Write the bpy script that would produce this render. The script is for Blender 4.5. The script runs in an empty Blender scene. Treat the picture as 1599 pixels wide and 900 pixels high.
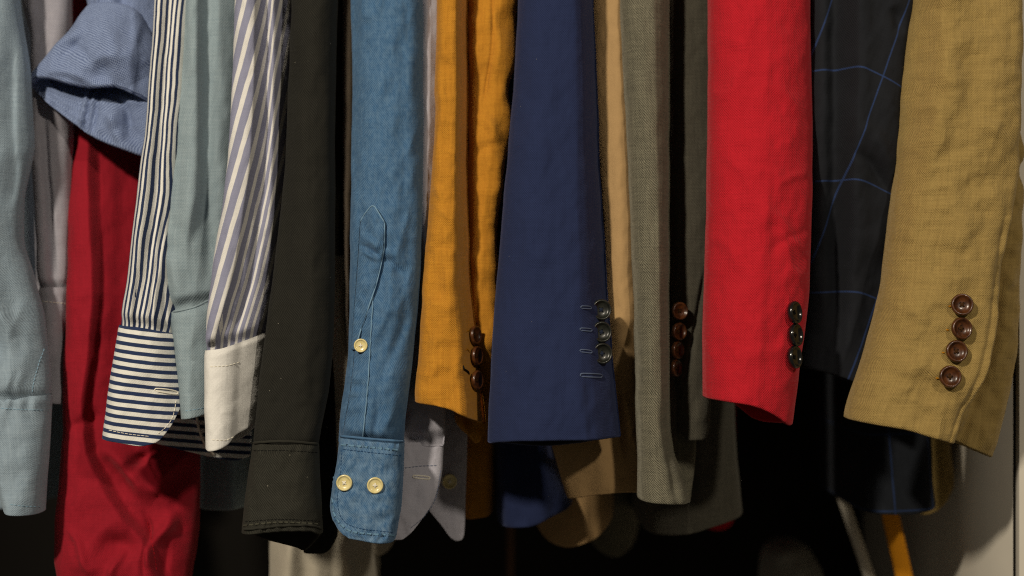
import bpy, math
import numpy as np
from mathutils import Vector, Matrix

# ------------------------------------------------------------------ camera, world, lights
scene = bpy.context.scene
LEAN = 0.15         # the sleeves hang a little further back at the shoulder than at the cuff
K = 0.0005          # metres per photo pixel in the plane y = 0
D = 1.30            # camera distance to that plane
Z0 = 1.05           # height of the lens axis above the floor
CX, CY = 799.5, 450.0

cam_d = bpy.data.cameras.new("camera")
cam = bpy.data.objects.new("camera", cam_d)
scene.collection.objects.link(cam)
cam.location = (0, -D, Z0)
cam.rotation_euler = (math.radians(90), 0, 0)
cam_d.sensor_width = 36.0
cam_d.lens = 36.0 * D / (1599 * K)
cam_d.clip_start = 0.05
cam_d.clip_end = 50
cam_d.dof.use_dof = True
cam_d.dof.focus_distance = D - 0.036
cam_d.dof.aperture_fstop = 2.8
scene.camera = cam

world = bpy.data.worlds.new("World")
scene.world = world
world.use_nodes = True
world.node_tree.nodes["Background"].inputs[0].default_value = (1.0, 0.86, 0.66, 1)
world.node_tree.nodes["Background"].inputs[1].default_value = 0.062


def spot(name, loc, aim, power, radius, col, size=60):
    l = bpy.data.lights.new(name, 'SPOT')
    l.energy = power
    l.shadow_soft_size = radius
    l.color = col
    l.spot_size = math.radians(size)
    l.spot_blend = 0.6
    o = bpy.data.objects.new(name, l)
    scene.collection.objects.link(o)
    o.location = loc
    o.rotation_euler = (Vector(aim) - Vector(loc)).to_track_quat('-Z', 'Y').to_euler()
    return o


WARM = (1.0, 0.89, 0.72)
spot("ceiling_spot", (-0.88, -1.70, Z0 + 1.00), (0.0, 0.0, Z0 - 0.16), 148, 0.06, WARM, 46)
spot("ceiling_spot", (0.84, -1.75, Z0 + 0.90), (0.1, 0.0, Z0 - 0.16), 50, 0.06, WARM, 46)

scene.view_settings.view_transform = 'Standard'
scene.view_settings.look = 'None'
scene.view_settings.exposure = 0.0
scene.view_settings.gamma = 1.0
scene.view_settings.use_curve_mapping = False
scene.render.engine = 'CYCLES'
scene.cycles.use_denoising = False
scene.cycles.filter_width = 1.1
scene.cycles.max_bounces = 5
scene.cycles.diffuse_bounces = 3
scene.cycles.sample_clamp_indirect = 1.5


# ------------------------------------------------------------------ helpers: numbers
def lin(h):
    h = h.lstrip('#')
    c = [int(h[i:i + 2], 16) / 255 for i in (0, 2, 4)]
    return tuple(x / 12.92 if x <= 0.04045 else ((x + 0.055) / 1.055) ** 2.4 for x in c)


def pchip(xk, yk):
    xk = np.asarray(xk, float); yk = np.asarray(yk, float)
    if len(xk) == 1:
        return lambda x: np.full(np.shape(x), yk[0])
    h = np.diff(xk); d = np.diff(yk) / h
    m = np.zeros(len(xk))
    if len(xk) > 2:
        a, b = d[:-1], d[1:]
        w1 = 2 * h[1:] + h[:-1]; w2 = h[1:] + 2 * h[:-1]
        with np.errstate(divide='ignore', invalid='ignore'):
            mm = (w1 + w2) / (w1 / a + w2 / b)
        m[1:-1] = np.where(a * b > 0, mm, 0)
    m[0] = d[0]; m[-1] = d[-1]

    def f(x):
        x = np.asarray(x, float)
        i = np.clip(np.searchsorted(xk, x) - 1, 0, len(xk) - 2)
        t = (x - xk[i]) / h[i]
        lo = t < 0; hi = t > 1
        tc = np.clip(t, 0, 1)
        r = ((1 + 2 * tc) * (1 - tc) ** 2 * yk[i] + tc * (1 - tc) ** 2 * h[i] * m[i]
             + tc ** 2 * (3 - 2 * tc) * yk[i + 1] + tc ** 2 * (tc - 1) * h[i] * m[i + 1])
        r = r + np.where(lo, m[0] * t * h[i], 0) + np.where(hi, m[-1] * (t - 1) * h[i], 0)
        return r
    return f


def vnoise(x, y, seed):
    """smooth value noise in [-1, 1]"""
    def hsh(i, j):
        n = (i * 374761393 + j * 668265263 + seed * 982451653) & 0x7fffffff
        n = ((n ^ (n >> 13)) * 1274126177) & 0x7fffffff
        return ((n ^ (n >> 16)) & 0xffff) / 32767.5 - 1
    xi = np.floor(x).astype(np.int64); yi = np.floor(y).astype(np.int64)
    fx = x - xi; fy = y - yi
    fx = fx * fx * fx * (fx * (fx * 6 - 15) + 10); fy = fy * fy * fy * (fy * (fy * 6 - 15) + 10)
    return ((hsh(xi, yi) * (1 - fx) + hsh(xi + 1, yi) * fx) * (1 - fy)
            + (hsh(xi, yi + 1) * (1 - fx) + hsh(xi + 1, yi + 1) * fx) * fy)


def sstep(a, b, x):
    t = np.clip((x - a) / (b - a), 0, 1)
    return t * t * (3 - 2 * t)


def feature(f, px, py):
    """relief towards the viewer, millimetres"""
    k = f[0]
    if k == 'v':      # long fold along a near-vertical line: pts, sigma left, sigma right, mm [, end fade px]
        _, pts, sl, sr, amp = f[:5]
        fade = f[5] if len(f) > 5 else 40
        ys = [p[1] for p in pts]; xs = [p[0] for p in pts]
        dx = px - pchip(ys, xs)(np.clip(py, ys[0], ys[-1]))
        g = np.exp(-np.where(dx < 0, dx / sl, dx / sr) ** 2)
        return amp * g * sstep(ys[0] - fade, ys[0] + fade, py) * (1 - sstep(ys[-1] - fade, ys[-1] + fade, py))
    if k == 'w':      # short wrinkle along a segment: x0, y0, x1, y1, sigma, mm
        _, x0, y0, x1, y1, sg, amp = f
        L = math.hypot(x1 - x0, y1 - y0)
        ux, uy = (x1 - x0) / L, (y1 - y0) / L
        a = ((px - x0) * ux + (py - y0) * uy) / L
        b = -(px - x0) * uy + (py - y0) * ux + 0.06 * L * np.sin(a * math.pi * 1.7)
        return amp * np.exp(-(b / sg) ** 2) * np.sin(np.clip(a, 0, 1) * math.pi) ** 0.8
    if k == 'n':      # noise: scale x, scale y, mm, seed [, shear]
        _, sx, sy, amp, sd = f[:5]
        sh = f[5] if len(f) > 5 else 0.0
        return amp * (vnoise((px + sh * py) / sx, (py) / sy, sd) + 0.5 * vnoise((px + sh * py) / sx * 2.1 + 7, py / sy * 2.1, sd + 9))
    if k == 'r':      # ridged noise, sharp crumple lines
        _, sx, sy, amp, sd = f[:5]
        sh = f[5] if len(f) > 5 else 0.0
        n = vnoise((px + sh * py) / sx, (py - sh * px) / sy, sd)
        return amp * (1 - 2 * np.abs(n)) * sstep(-0.3, 0.5, vnoise(px / 90, py / 120, sd + 3))
    if k == 's':      # step: the cloth left of the line stands forward; pts, width px, mm
        _, pts, w, amp = f[:4]
        ys = [p[1] for p in pts]; xs = [p[0] for p in pts]
        dx = px - pchip(ys, xs)(np.clip(py, ys[0], ys[-1]))
        return amp * (1 - sstep(-w * 0.3, w, dx)) * sstep(ys[0] - 60, ys[0] + 60, py)
    if k == 'b':      # bump: cx, cy, rx, ry, mm
        _, cx, cy, rx, ry, amp = f
        return amp * np.exp(-((px - cx) / rx) ** 2 - ((py - cy) / ry) ** 2)
    if k == 'f':
        return f[1](px, py)


# ------------------------------------------------------------------ helpers: objects
def thing(name, label, cat, px, py, y, group=None):
    o = bpy.data.objects.new(name, None)
    scene.collection.objects.link(o)
    s = K * (D + y) / D
    o.location = ((px - CX) * s, y, Z0 + (CY - py) * s)
    o.empty_display_size = 0.02
    o["label"] = label
    o["category"] = cat
    if group:
        o["group"] = group
    return o


def origin_of(parent):
    v = Vector((0, 0, 0))
    while parent is not None:
        v += parent.location
        parent = parent.parent
    return v


def link_mesh(name, me, parent, loc=None):
    o = bpy.data.objects.new(name, me)
    scene.collection.objects.link(o)
    o.parent = parent
    if loc is not None:
        o.location = Vector(loc) - origin_of(parent)
    return o


def mesh_from(name, V, F, mats, midx=None, uvs=None, parent=None, smooth=True):
    V = np.asarray(V, float) - np.array(origin_of(parent))
    F = np.asarray(F, np.int32)
    me = bpy.data.meshes.new(name)
    n, k = F.shape
    me.vertices.add(len(V)); me.vertices.foreach_set("co", V.astype(np.float32).ravel())
    me.loops.add(n * k); me.loops.foreach_set("vertex_index", F.ravel())
    me.polygons.add(n)
    me.polygons.foreach_set("loop_start", np.arange(0, n * k, k, dtype=np.int32))
    me.polygons.foreach_set("loop_total", np.full(n, k, np.int32))
    for m in mats:
        me.materials.append(m)
    if midx is not None:
        me.polygons.foreach_set("material_index", np.asarray(midx, np.int32))
    if uvs is not None:
        l = me.uv_layers.new(name="UVMap")
        l.data.foreach_set("uv", np.asarray(uvs, np.float32).ravel())
    me.update(calc_edges=True)
    me.validate()
    if smooth:
        me.polygons.foreach_set("use_smooth", np.ones(len(me.polygons), bool))
    return link_mesh(name, me, parent)


class Surf:
    """where the visible face of a piece of cloth is, looked up by photo position"""
    def __init__(self, X, Y, Z):
        tu = np.gradient(np.stack([X, Y, Z], -1), axis=1)
        tv = np.gradient(np.stack([X, Y, Z], -1), axis=0)
        n = np.cross(tu, tv)
        n /= np.linalg.norm(n, axis=-1, keepdims=True) + 1e-12
        n *= np.where(n[..., 1:2] > 0, -1, 1)
        self.P = np.stack([X, Y, Z], -1).reshape(-1, 3)
        self.N = n.reshape(-1, 3)
        s = K * (D + self.P[:, 1]) / D
        self.I = np.stack([self.P[:, 0] / s + CX, CY - (self.P[:, 2] - Z0) / s], -1)

    def __call__(self, px, py):
        d = (self.I[:, 0] - px) ** 2 + (self.I[:, 1] - py) ** 2
        i = np.argpartition(d, 4)[:4]
        w = 1 / (d[i] + 0.05); w /= w.sum()
        p = (self.P[i] * w[:, None]).sum(0); n = (self.N[i] * w[:, None]).sum(0)
        # put the point exactly on the ray of (px, py)
        s = K * (D + p[1]) / D
        p = np.array([(px - CX) * s, p[1], Z0 + (CY - py) * s])
        return p, n / np.linalg.norm(n)

    def many(self, PX, PY):
        sh = PX.shape
        out = np.zeros(PX.size)
        a, b = PX.ravel(), PY.ravel()
        for k in range(a.size):
            d = (self.I[:, 0] - a[k]) ** 2 + (self.I[:, 1] - b[k]) ** 2
            i = np.argpartition(d, 4)[:4]
            w = 1 / (d[i] + 0.05)
            out[k] = (self.P[i, 1] * w).sum() / w.sum()
        return out.reshape(sh)


def cloth(name, parent, mats, rows, ym=0.0, T=0.05, hem=((0, 700), (1, 700)), hemb=None, top=-420,
          p=2.4, prof=None, slope=0.0, feats=(), th=0.0016, uv=None, step=4.0, cstep=1.7, wob=1.0,
          inner=70, dy=None, Trow=None, yref=None, base=None, lift=0.0012, seed=1, close_top=False, uvrot=0,
          edgefeat=0.25, bfeats=(), fine=0.85, relief=1.5, tuck=None, nbk=None, nin=12):
    """a hanging tube of cloth: left and right outline by height, front and back face, folded hem and inside"""
    yref = ym - 0.04 * T if yref is None else yref
    sc = K * (D + yref) / D
    r = sorted(rows)
    fl = pchip([a[0] for a in r], [a[1] for a in r]); fr = pchip([a[0] for a in r], [a[2] for a in r])
    wmax = max(a[2] - a[1] for a in r)
    nf = int(np.clip(wmax / cstep, 14, 130)); nb = max(10, nf // 3)
    if nbk:
        nb = nbk
    if base is not None:
        nb = max(6, nf // 4)
    uf = np.linspace(0, 1, nf + 1)
    tf = 0.72 * uf + 0.28 * (0.5 - 0.5 * np.cos(np.pi * uf))
    tf = tf + 0.0
    ub = np.linspace(0, 1, nb + 1)
    tb = 0.5 - 0.5 * np.cos(np.pi * ub)
    ang = lambda t: t
    t_all = np.concatenate([tf, tb[::-1][1:-1]])
    isb = np.concatenate([np.zeros(nf + 1, bool), np.ones(nb - 1, bool)])
    N = len(t_all)
    hf = pchip([a[0] for a in hem], [a[1] for a in hem])
    hemb = hem if hemb is None else hemb
    hb = pchip([a[0] for a in hemb], [a[1] for a in hemb])
    H = np.where(isb, hb(t_all), hf(t_all))
    hn = H.max()
    TP = None
    if not isinstance(top, (int, float)):
        TP = pchip([a[0] for a in top], [a[1] for a in top])(t_all)
        top = float(TP.min())
    pyn = [] if top >= -20 else list(np.arange(top, -20, 28.0))
    pyn = np.array(pyn + list(np.arange(max(top, -20), hn, step)) + [hn])
    s = (pyn - top) / (hn - top)
    R = len(s)
    TPa = np.full(N, float(top)) if TP is None else TP
    py = TPa[None, :] + (H - TPa)[None, :] * s[:, None]
    t = np.broadcast_to(t_all, py.shape)
    wl = wob * vnoise(py / 38.0 + 3.3, np.full_like(py, seed * 5.7), seed)
    wr = wob * vnoise(py / 38.0 + 9.1, np.full_like(py, seed * 3.1), seed + 40)
    L = fl(py) + wl; Rr = fr(py) + wr
    PX = L + t * (Rr - L)
    e = np.clip(1 - np.abs(2 * t - 1) ** p, 0, 1) ** (1 / p)
    Tm = T if Trow is None else pchip([a[0] for a in Trow], [a[1] for a in Trow])(np.clip(py, Trow[0][0], Trow[-1][0]))
    mid = ym + slope * (t - 0.5)
    dyv = 0.0
    if dy is not None:
        dyv = pchip([a[0] for a in dy], [a[1] for a in dy])(np.clip(py, dy[0][0], dy[-1][0]))
        mid = mid + dyv
    lean = LEAN * K * (620 - py) if base is None else 0.0
    mid = mid + lean
    ev = e ** edgefeat
    Y = np.where(isb, mid + Tm / 2 * e, mid - Tm / 2 * e)
    pr = np.zeros_like(py)
    if prof is not None:
        pr = pchip([a[0] for a in prof], [a[1] for a in prof])(t) * 0.001
    disp = np.zeros_like(py)
    for f in feats:
        disp += feature(f, PX, py) * 0.001 * relief
    if base is None:
        disp += feature(('n', 22, 34, fine, seed + 200, 0.15), PX, py) * 0.001
        disp += feature(('n', 9, 12, fine * 0.3, seed + 300), PX, py) * 0.001
    dispb = np.zeros_like(py)
    for f in bfeats:
        dispb += feature(f, PX, py) * 0.001
    bk = vnoise(PX / 45, py / 90, seed + 77) * 0.002
    Y = Y + np.where(isb, (bk + dispb) * ev, -(disp + pr) * ev)
    if tuck is None:
        tuck = 0.003 if (base is None and float(top) > 200) else 0.0
    if name == 'sleeve' and parent.get('category') == 'shirt' and parent.name != 'crimson_shirt':
        k_ = sstep(-28, -8, py - H[None, :]) * 0.007      # gathered into the cuff
        Y = Y + np.where(isb, -k_, k_) * ev
    if tuck:
        k_ = (1 - sstep(0, 9, py - TPa[None, :])) * tuck
        Y = Y + np.where(isb, -k_, k_) * ev
    if base is not None:
        # lies on another piece of cloth
        yb = base.many(PX[:, :nf + 1], py[:, :nf + 1])
        full = np.zeros_like(py)
        full[:, :nf + 1] = yb
        for j in range(nf + 1, N):
            full[:, j] = yb[:, np.argmin(np.abs(tf - t_all[j]))]
        Y = full + np.where(isb, 0.0004, -lift * e ** 0.22 - disp * ev)
    if close_top:
        k = np.clip((pyn - top) / close_top, 0, 1)
        k = np.sqrt(1 - (1 - k) ** 2)[:, None] * 0.6 + 0.4
        c = 0.5 * (L + Rr)
        PX = c + (PX - c) * k
        Y = mid + (Y - mid) * k
    scl = sc * (1 + (lean + dyv) / (D + yref))
    X = (PX - CX) * scl; Z = Z0 + (CY - py) * scl
    if base is not None:
        s2 = K * (D + Y) / D
        X = (PX - CX) * s2; Z = Z0 + (CY - py) * s2
    # lengths along the cloth for the weave
    dX = np.diff(np.concatenate([X, X[:, :1]], 1), axis=1); dY = np.diff(np.concatenate([Y, Y[:, :1]], 1), axis=1)
    U = np.concatenate([np.zeros((R, 1)), np.cumsum(np.hypot(dX, dY), 1)], 1)
    ic = nf // 2
    U = U - U[:, ic:ic + 1]
    Vv = np.concatenate([-py, -py[:, :1]], 1) * sc
    if uv is not None:
        pxx = np.concatenate([PX, PX[:, :1]], 1); pyy = np.concatenate([py, py[:, :1]], 1)
        tt = np.concatenate([t, t[:, :1]], 1)
        U, Vv = uv(pxx, pyy, U, Vv, tt)
    # rim and inside
    rimX, rimY, rimZ, rimV = [], [], [], []
    xc = 0.5 * (L + Rr); xc = (xc - CX) * scl
    hw = 0.5 * (Rr - L) * sc
    shell = 0
    if inner > 0:
        span = np.minimum(inner * sc, 0.45 * (H.min() - top) * sc if top > -20 else inner * sc)
        for q, (up, ins) in enumerate([(-0.35 * th, 0.35), (-0.2 * th, 0.8)] + [(span * (a / nin) ** 1.5, 1.0) for a in range(nin + 1)]):
            # rows climbing back up on the inside
            zz = Z[-1] + up
            ip = np.clip(np.array([np.interp(-zz[j], -Z[:R, j], np.arange(R)) for j in range(N)]), 0, R - 1)
            i0 = np.floor(ip).astype(int); i1 = np.minimum(i0 + 1, R - 1); fr_ = ip - i0
            jj = np.arange(N)
            g = lambda A: A[i0, jj] * (1 - fr_) + A[i1, jj] * fr_
            x_, y_, xc_, hw_ = g(X), g(Y), g(xc), g(hw)
            yc_ = g(np.broadcast_to(mid, Y.shape)) if base is None else y_
            kx = np.clip(1 - ins * th / np.maximum(hw_, th * 1.5), 0.2, 1)
            dep = np.maximum(np.abs(y_ - yc_), 1e-6)
            ky = np.clip(1 - ins * th / np.maximum(dep, th * 1.6), 0.2, 1)
            rimX.append(xc_ + (x_ - xc_) * kx); rimY.append(yc_ + (y_ - yc_) * ky); rimZ.append(zz)
            rimV.append(np.concatenate([Vv[-1], []]) + up)
        X = np.vstack([X] + rimX); Y = np.vstack([Y] + rimY); Z = np.vstack([Z] + rimZ)
        U = np.vstack([U] + [U[R - 1]] * len(rimX)); Vv = np.vstack([Vv] + rimV)
        shell = len(rimX)
    RT = R + shell
    V = np.stack([X, Y, Z], -1).reshape(-1, 3)
    i = np.arange(RT - 1)[:, None]; j = np.arange(N)[None, :]; j2 = (j + 1) % N
    F = np.stack([i * N + j, (i + 1) * N + j, (i + 1) * N + j2, i * N + j2], -1).reshape(-1, 4)
    uvq = np.stack([np.stack([U[:-1, :-1], Vv[:-1, :-1]], -1), np.stack([U[1:, :-1], Vv[1:, :-1]], -1),
                    np.stack([U[1:, 1:], Vv[1:, 1:]], -1), np.stack([U[:-1, 1:], Vv[:-1, 1:]], -1)], 2).reshape(-1, 2)
    mi = np.repeat((np.arange(RT - 1) >= R + 1).astype(int) if len(mats) > 1 else np.zeros(RT - 1, int), N)
    o = mesh_from(name, V, F, mats, mi, uvq, parent)
    o["_n"] = 0
    del o["_n"]
    global INNER
    INNER = Surf(X[R + 2:, nf + 1:], Y[R + 2:, nf + 1:], Z[R + 2:, nf + 1:]) if shell else None
    sf = Surf(X[:R, :nf + 1], Y[:R, :nf + 1], Z[:R, :nf + 1])
    return o, sf


def box(name, parent, mat, x0, x1, y0, y1, z0, z1, bev=0.0):
    V = [(x, y, z) for x in (x0, x1) for y in (y0, y1) for z in (z0, z1)]
    F = [(0, 1, 3, 2), (4, 6, 7, 5), (0, 4, 5, 1), (2, 3, 7, 6), (0, 2, 6, 4), (1, 5, 7, 3)]
    o = mesh_from(name, V, F, [mat], parent=parent, smooth=False)
    if bev:
        m = o.modifiers.new("bevel", 'BEVEL'); m.width = bev; m.segments = 3
    return o


def tube_mesh(path, rad, seg=8, taper=None):
    """verts, faces of a round tube along points"""
    path = np.asarray(path, float)
    tg = np.gradient(path, axis=0); tg /= np.linalg.norm(tg, axis=1, keepdims=True) + 1e-12
    V, F = [], []
    for k, (p_, t_) in enumerate(zip(path, tg)):
        a = np.cross(t_, (0, 1, 0.13)); a /= np.linalg.norm(a); b = np.cross(t_, a)
        r_ = rad * (taper[k] if taper is not None else 1)
        for q in range(seg):
            an = 2 * math.pi * q / seg
            V.append(p_ + r_ * (math.cos(an) * a + math.sin(an) * b))
    n = len(path)
    for k in range(n - 1):
        for q in range(seg):
            F.append((k * seg + q, k * seg + (q + 1) % seg, (k + 1) * seg + (q + 1) % seg, (k + 1) * seg + q))
    return V, F


def poly_points(pts, stepl):
    pts = np.asarray(pts, float)
    d = np.hypot(*np.diff(pts, axis=0).T); s = np.concatenate([[0], np.cumsum(d)])
    n = max(2, int(s[-1] / stepl) + 1)
    q = np.linspace(0, s[-1], n)
    if len(pts) > 2:
        return np.stack([pchip(s, pts[:, 0])(q), pchip(s, pts[:, 1])(q)], -1)
    return np.stack([np.interp(q, s, pts[:, 0]), np.interp(q, s, pts[:, 1])], -1)


def stitching(parent, sf, pts, mat, dash=5.0, gap=2.2, rad=0.00028, off=0.00025, name="stitching"):
    """a row of thread stitches lying on the cloth"""
    q = poly_points(pts, (dash + gap) / 4)
    V, F = [], []
    nd = 3
    for k in range(0, len(q) - nd, nd + 1):
        pp = []
        for a in range(nd + 1):
            P_, n_ = sf(*q[k + a])
            pp.append(P_ + n_ * off * (1.0 if 0 < a < nd else -0.6))
        v, f = tube_mesh(pp, rad, 5)
        b = len(V); V += v; F += [tuple(x + b for x in g) for g in f]
    if not F:
        return None
    o = mesh_from(name, V, F, [mat], parent=parent)
    o["kind"] = "stuff"
    return o


def cord(name, parent, sf, pts, mat, rad=0.0006, off=0.0002, stepl=3.0, seg=6):
    q = poly_points(pts, stepl)
    pp = []
    for a in q:
        P_, n_ = sf(*a)
        pp.append(P_ + n_ * off)
    tp = np.ones(len(pp)); tp[0] = tp[-1] = 0.35
    v, f = tube_mesh(pp, rad, seg, tp)
    return mesh_from(name, v, f, [mat], parent=parent)


# ------------------------------------------------------------------ materials
def nodes_of(name):
    m = bpy.data.materials.new(name)
    m.use_nodes = True
    nt = m.node_tree
    return m, nt, nt.nodes["Principled BSDF"]


class G:
    def __init__(self, nt):
        self.nt = nt

    def n(self, t, **kw):
        x = self.nt.nodes.new(t)
        for k, v in kw.items():
            setattr(x, k, v)
        return x

    def m(self, op, a, b=None, c=None, clamp=False):
        x = self.n("ShaderNodeMath", operation=op, use_clamp=clamp)
        for i, v in enumerate((a, b, c)):
            if v is None:
                continue
            if isinstance(v, (int, float)):
                x.inputs[i].default_value = v
            else:
                self.nt.links.new(v, x.inputs[i])
        return x.outputs[0]

    def mix(self, f, a, b, mode='MIX'):
        x = self.n("ShaderNodeMix", data_type='RGBA', blend_type=mode)
        for i, v in ((0, f), (6, a), (7, b)):
            if isinstance(v, (int, float)):
                x.inputs[i].default_value = v
            elif isinstance(v, tuple):
                x.inputs[i].default_value = (*v[:3], 1)
            else:
                self.nt.links.new(v, x.inputs[i])
        return x.outputs[2]

    def noise(self, vec, scale, detail=2.0, rough=0.5):
        x = self.n("ShaderNodeTexNoise")
        x.inputs["Scale"].default_value = scale
        x.inputs["Detail"].default_value = detail
        x.inputs["Roughness"].default_value = rough
        self.nt.links.new(vec, x.inputs["Vector"])
        return x.outputs["Fac"]

    def comb(self, a, b, c=0.0):
        x = self.n("ShaderNodeCombineXYZ")
        for i, v in enumerate((a, b, c)):
            if isinstance(v, (int, float)):
                x.inputs[i].default_value = v
            else:
                self.nt.links.new(v, x.inputs[i])
        return x.outputs[0]


def fabric(name, c1, c2=None, period=0.0013, weave='plain', contrast=0.5, slub=0.25, mottle=0.15, mscale=35,
           rough=0.9, sheen=0.25, bump=0.35, stripes=None, pane=None, speck=0.0, lint=0.0, wrinkle=0.0, fade=None,
           slubscale=1.0, sheentint=None):
    m, nt, bs = nodes_of(name)
    g = G(nt)
    c1 = lin(c1); c2 = c1 if c2 is None else lin(c2)
    uvn = g.n("ShaderNodeUVMap")
    sx = g.n("ShaderNodeSeparateXYZ"); nt.links.new(uvn.outputs[0], sx.inputs[0])
    u0, v0 = sx.outputs[0], sx.outputs[1]
    # threads are never quite straight
    wv = g.noise(uvn.outputs[0], 110, 3)
    wob = g.m('MULTIPLY', g.m('SUBTRACT', wv, 0.5), 0.0022)
    u = g.m('ADD', u0, wob); v = g.m('ADD', v0, wob)
    k = 2 * math.pi / period
    su = g.m('SINE', g.m('MULTIPLY', u, k)); sv = g.m('SINE', g.m('MULTIPLY', v, k))
    if weave == 'plain':
        pat = g.m('MULTIPLY', su, sv)
    elif weave == 'twill':
        pat = g.m('SINE', g.m('ADD', g.m('MULTIPLY', u, k), g.m('MULTIPLY', v, k * 0.9)))
    elif weave == 'rib':
        pat = sv
    else:
        pat = su
    irr = g.noise(g.comb(g.m('MULTIPLY', u, 1.0), g.m('MULTIPLY', v, 1.0)), 0.55 / period, 1)
    pat = g.m('MULTIPLY', pat, g.m('MULTIPLY_ADD', irr, 1.1, 0.35))
    nu = g.noise(g.comb(g.m('MULTIPLY', u, 22.0 * slubscale), g.m('MULTIPLY', v, 420.0 * slubscale)), 1.6, 2, 0.6)
    nv = g.noise(g.comb(g.m('MULTIPLY', u, 420.0 * slubscale), g.m('MULTIPLY', v, 22.0 * slubscale), 3.0), 1.6, 2, 0.6)
    sl = g.m('ADD', g.m('SUBTRACT', nu, 0.5), g.m('SUBTRACT', nv, 0.5))
    fac = g.m('ADD', g.m('MULTIPLY_ADD', pat, 0.5 * contrast, 0.5), g.m('MULTIPLY', sl, slub), clamp=True)
    if stripes:
        axis, per, bands, skew = stripes
        co = u0 if axis == 'u' else v0
        co = g.m('ADD', co, g.m('MULTIPLY', wob, 0.25))
        fr = g.m('FRACT', g.m('ADD', g.m('DIVIDE', co, per), 100.0))
        base = g.mix(fac, c1, c2)
        soft = 0.035
        for (a, b, col) in bands:
            cl = lin(col)
            dk = tuple(x * 0.82 for x in cl)
            lo = g.n("ShaderNodeMapRange", interpolation_type='SMOOTHSTEP')
            nt.links.new(fr, lo.inputs[0]); lo.inputs[1].default_value = a - soft; lo.inputs[2].default_value = a + soft
            hi = g.n("ShaderNodeMapRange", interpolation_type='SMOOTHSTEP')
            nt.links.new(fr, hi.inputs[0]); hi.inputs[1].default_value = b - soft; hi.inputs[2].default_value = b + soft
            msk = g.m('SUBTRACT', lo.outputs[0], hi.outputs[0])
            base = g.mix(msk, base, g.mix(fac, dk, cl))
        col = base
    else:
        col = g.mix(fac, c1, c2)
    if pane:
        pu, pv, w, pc, ou, ov = pane
        for co, per, of in ((u0, pu, ou), (v0, pv, ov)):
            f = g.m('FRACT', g.m('ADD', g.m('DIVIDE', g.m('SUBTRACT', co, of), per), 50.5))
            d = g.m('MULTIPLY', g.m('ABSOLUTE', g.m('SUBTRACT', f, 0.5)), per)
            mr = g.n("ShaderNodeMapRange", interpolation_type='SMOOTHSTEP')
            nt.links.new(d, mr.inputs[0])
            mr.inputs[1].default_value = w * 0.35; mr.inputs[2].default_value = w
            mr.inputs[3].default_value = 1.0; mr.inputs[4].default_value = 0.0
            fz = g.m('MULTIPLY', mr.outputs[0], g.m('MULTIPLY_ADD', g.noise(uvn.outputs[0], 900, 1), 0.9, 0.35), clamp=True)
            col = g.mix(fz, col, lin(pc))
    if speck:
        sp = g.noise(g.comb(g.m('MULTIPLY', u, 1.0), g.m('MULTIPLY', v, 1.0), 5.0), 900, 2, 0.7)
        spm = g.m('MULTIPLY_ADD', g.m('SUBTRACT', sp, 0.5), speck * 4.0, 1.0)
        col = g.mix(1.0, col, g.comb(spm, spm, spm), 'MULTIPLY')
    mo = g.noise(uvn.outputs[0], mscale, 4, 0.6)
    mm = g.m('MULTIPLY_ADD', g.m('SUBTRACT', mo, 0.5), 2 * mottle, 1.0)
    col = g.mix(1.0, col, g.comb(mm, mm, mm), 'MULTIPLY')
    if fade:   # washed-out patches of the dye
        fc, famt, fsc = fade
        fn = g.noise(g.comb(g.m('MULTIPLY', u, 1.0), g.m('MULTIPLY', v, 0.6), 8.0), fsc, 4, 0.62)
        mr = g.n("ShaderNodeMapRange"); nt.links.new(fn, mr.inputs[0])
        mr.inputs[1].default_value = 0.38; mr.inputs[2].default_value = 0.68; mr.inputs[4].default_value = famt
        col = g.mix(mr.outputs[0], col, lin(fc))
    if lint:
        vo = g.n("ShaderNodeTexVoronoi"); vo.inputs["Scale"].default_value = 130
        nt.links.new(uvn.outputs[0], vo.inputs["Vector"])
        ls = g.m('LESS_THAN', vo.outputs["Distance"], lint * 0.055)
        pick = g.n("ShaderNodeSeparateXYZ"); nt.links.new(vo.outputs["Color"], pick.inputs[0])
        ls = g.m('MULTIPLY', ls, g.m('GREATER_THAN', pick.outputs[0], 0.9))
        col = g.mix(g.m('MULTIPLY', ls, 0.55), col, lin('#b9b3a2'))
    nt.links.new(col, bs.inputs["Base Color"])
    bs.inputs["Roughness"].default_value = rough
    bs.inputs["Specular IOR Level"].default_value = 0.18
    bs.inputs["Sheen Weight"].default_value = sheen
    bs.inputs["Sheen Roughness"].default_value = 0.45
    if sheentint:
        bs.inputs["Sheen Tint"].default_value = (*lin(sheentint), 1)
    else:
        mx = max(max(c1), max(c2), 0.05)
        bs.inputs["Sheen Tint"].default_value = (*[min(1, 0.25 + 0.75 * (a + b) / 2 / mx) for a, b in zip(c1, c2)], 1)
    h = g.m('ADD', g.m('MULTIPLY', pat, 0.5), g.m('MULTIPLY', sl, 0.9))
    bp = g.n("ShaderNodeBump"); bp.inputs["Strength"].default_value = bump; bp.inputs["Distance"].default_value = 0.0007
    nt.links.new(h, bp.inputs["Height"])
    if wrinkle:
        wn = g.noise(g.comb(g.m('MULTIPLY', u, 1.0), g.m('MULTIPLY', v, 1.7), 2.0), 55, 3, 0.55)
        b2 = g.n("ShaderNodeBump"); b2.inputs["Strength"].default_value = wrinkle; b2.inputs["Distance"].default_value = 0.004
        nt.links.new(wn, b2.inputs["Height"])
        nt.links.new(b2.outputs[0], bp.inputs["Normal"])
    nt.links.new(bp.outputs[0], bs.inputs["Normal"])
    return m


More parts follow.
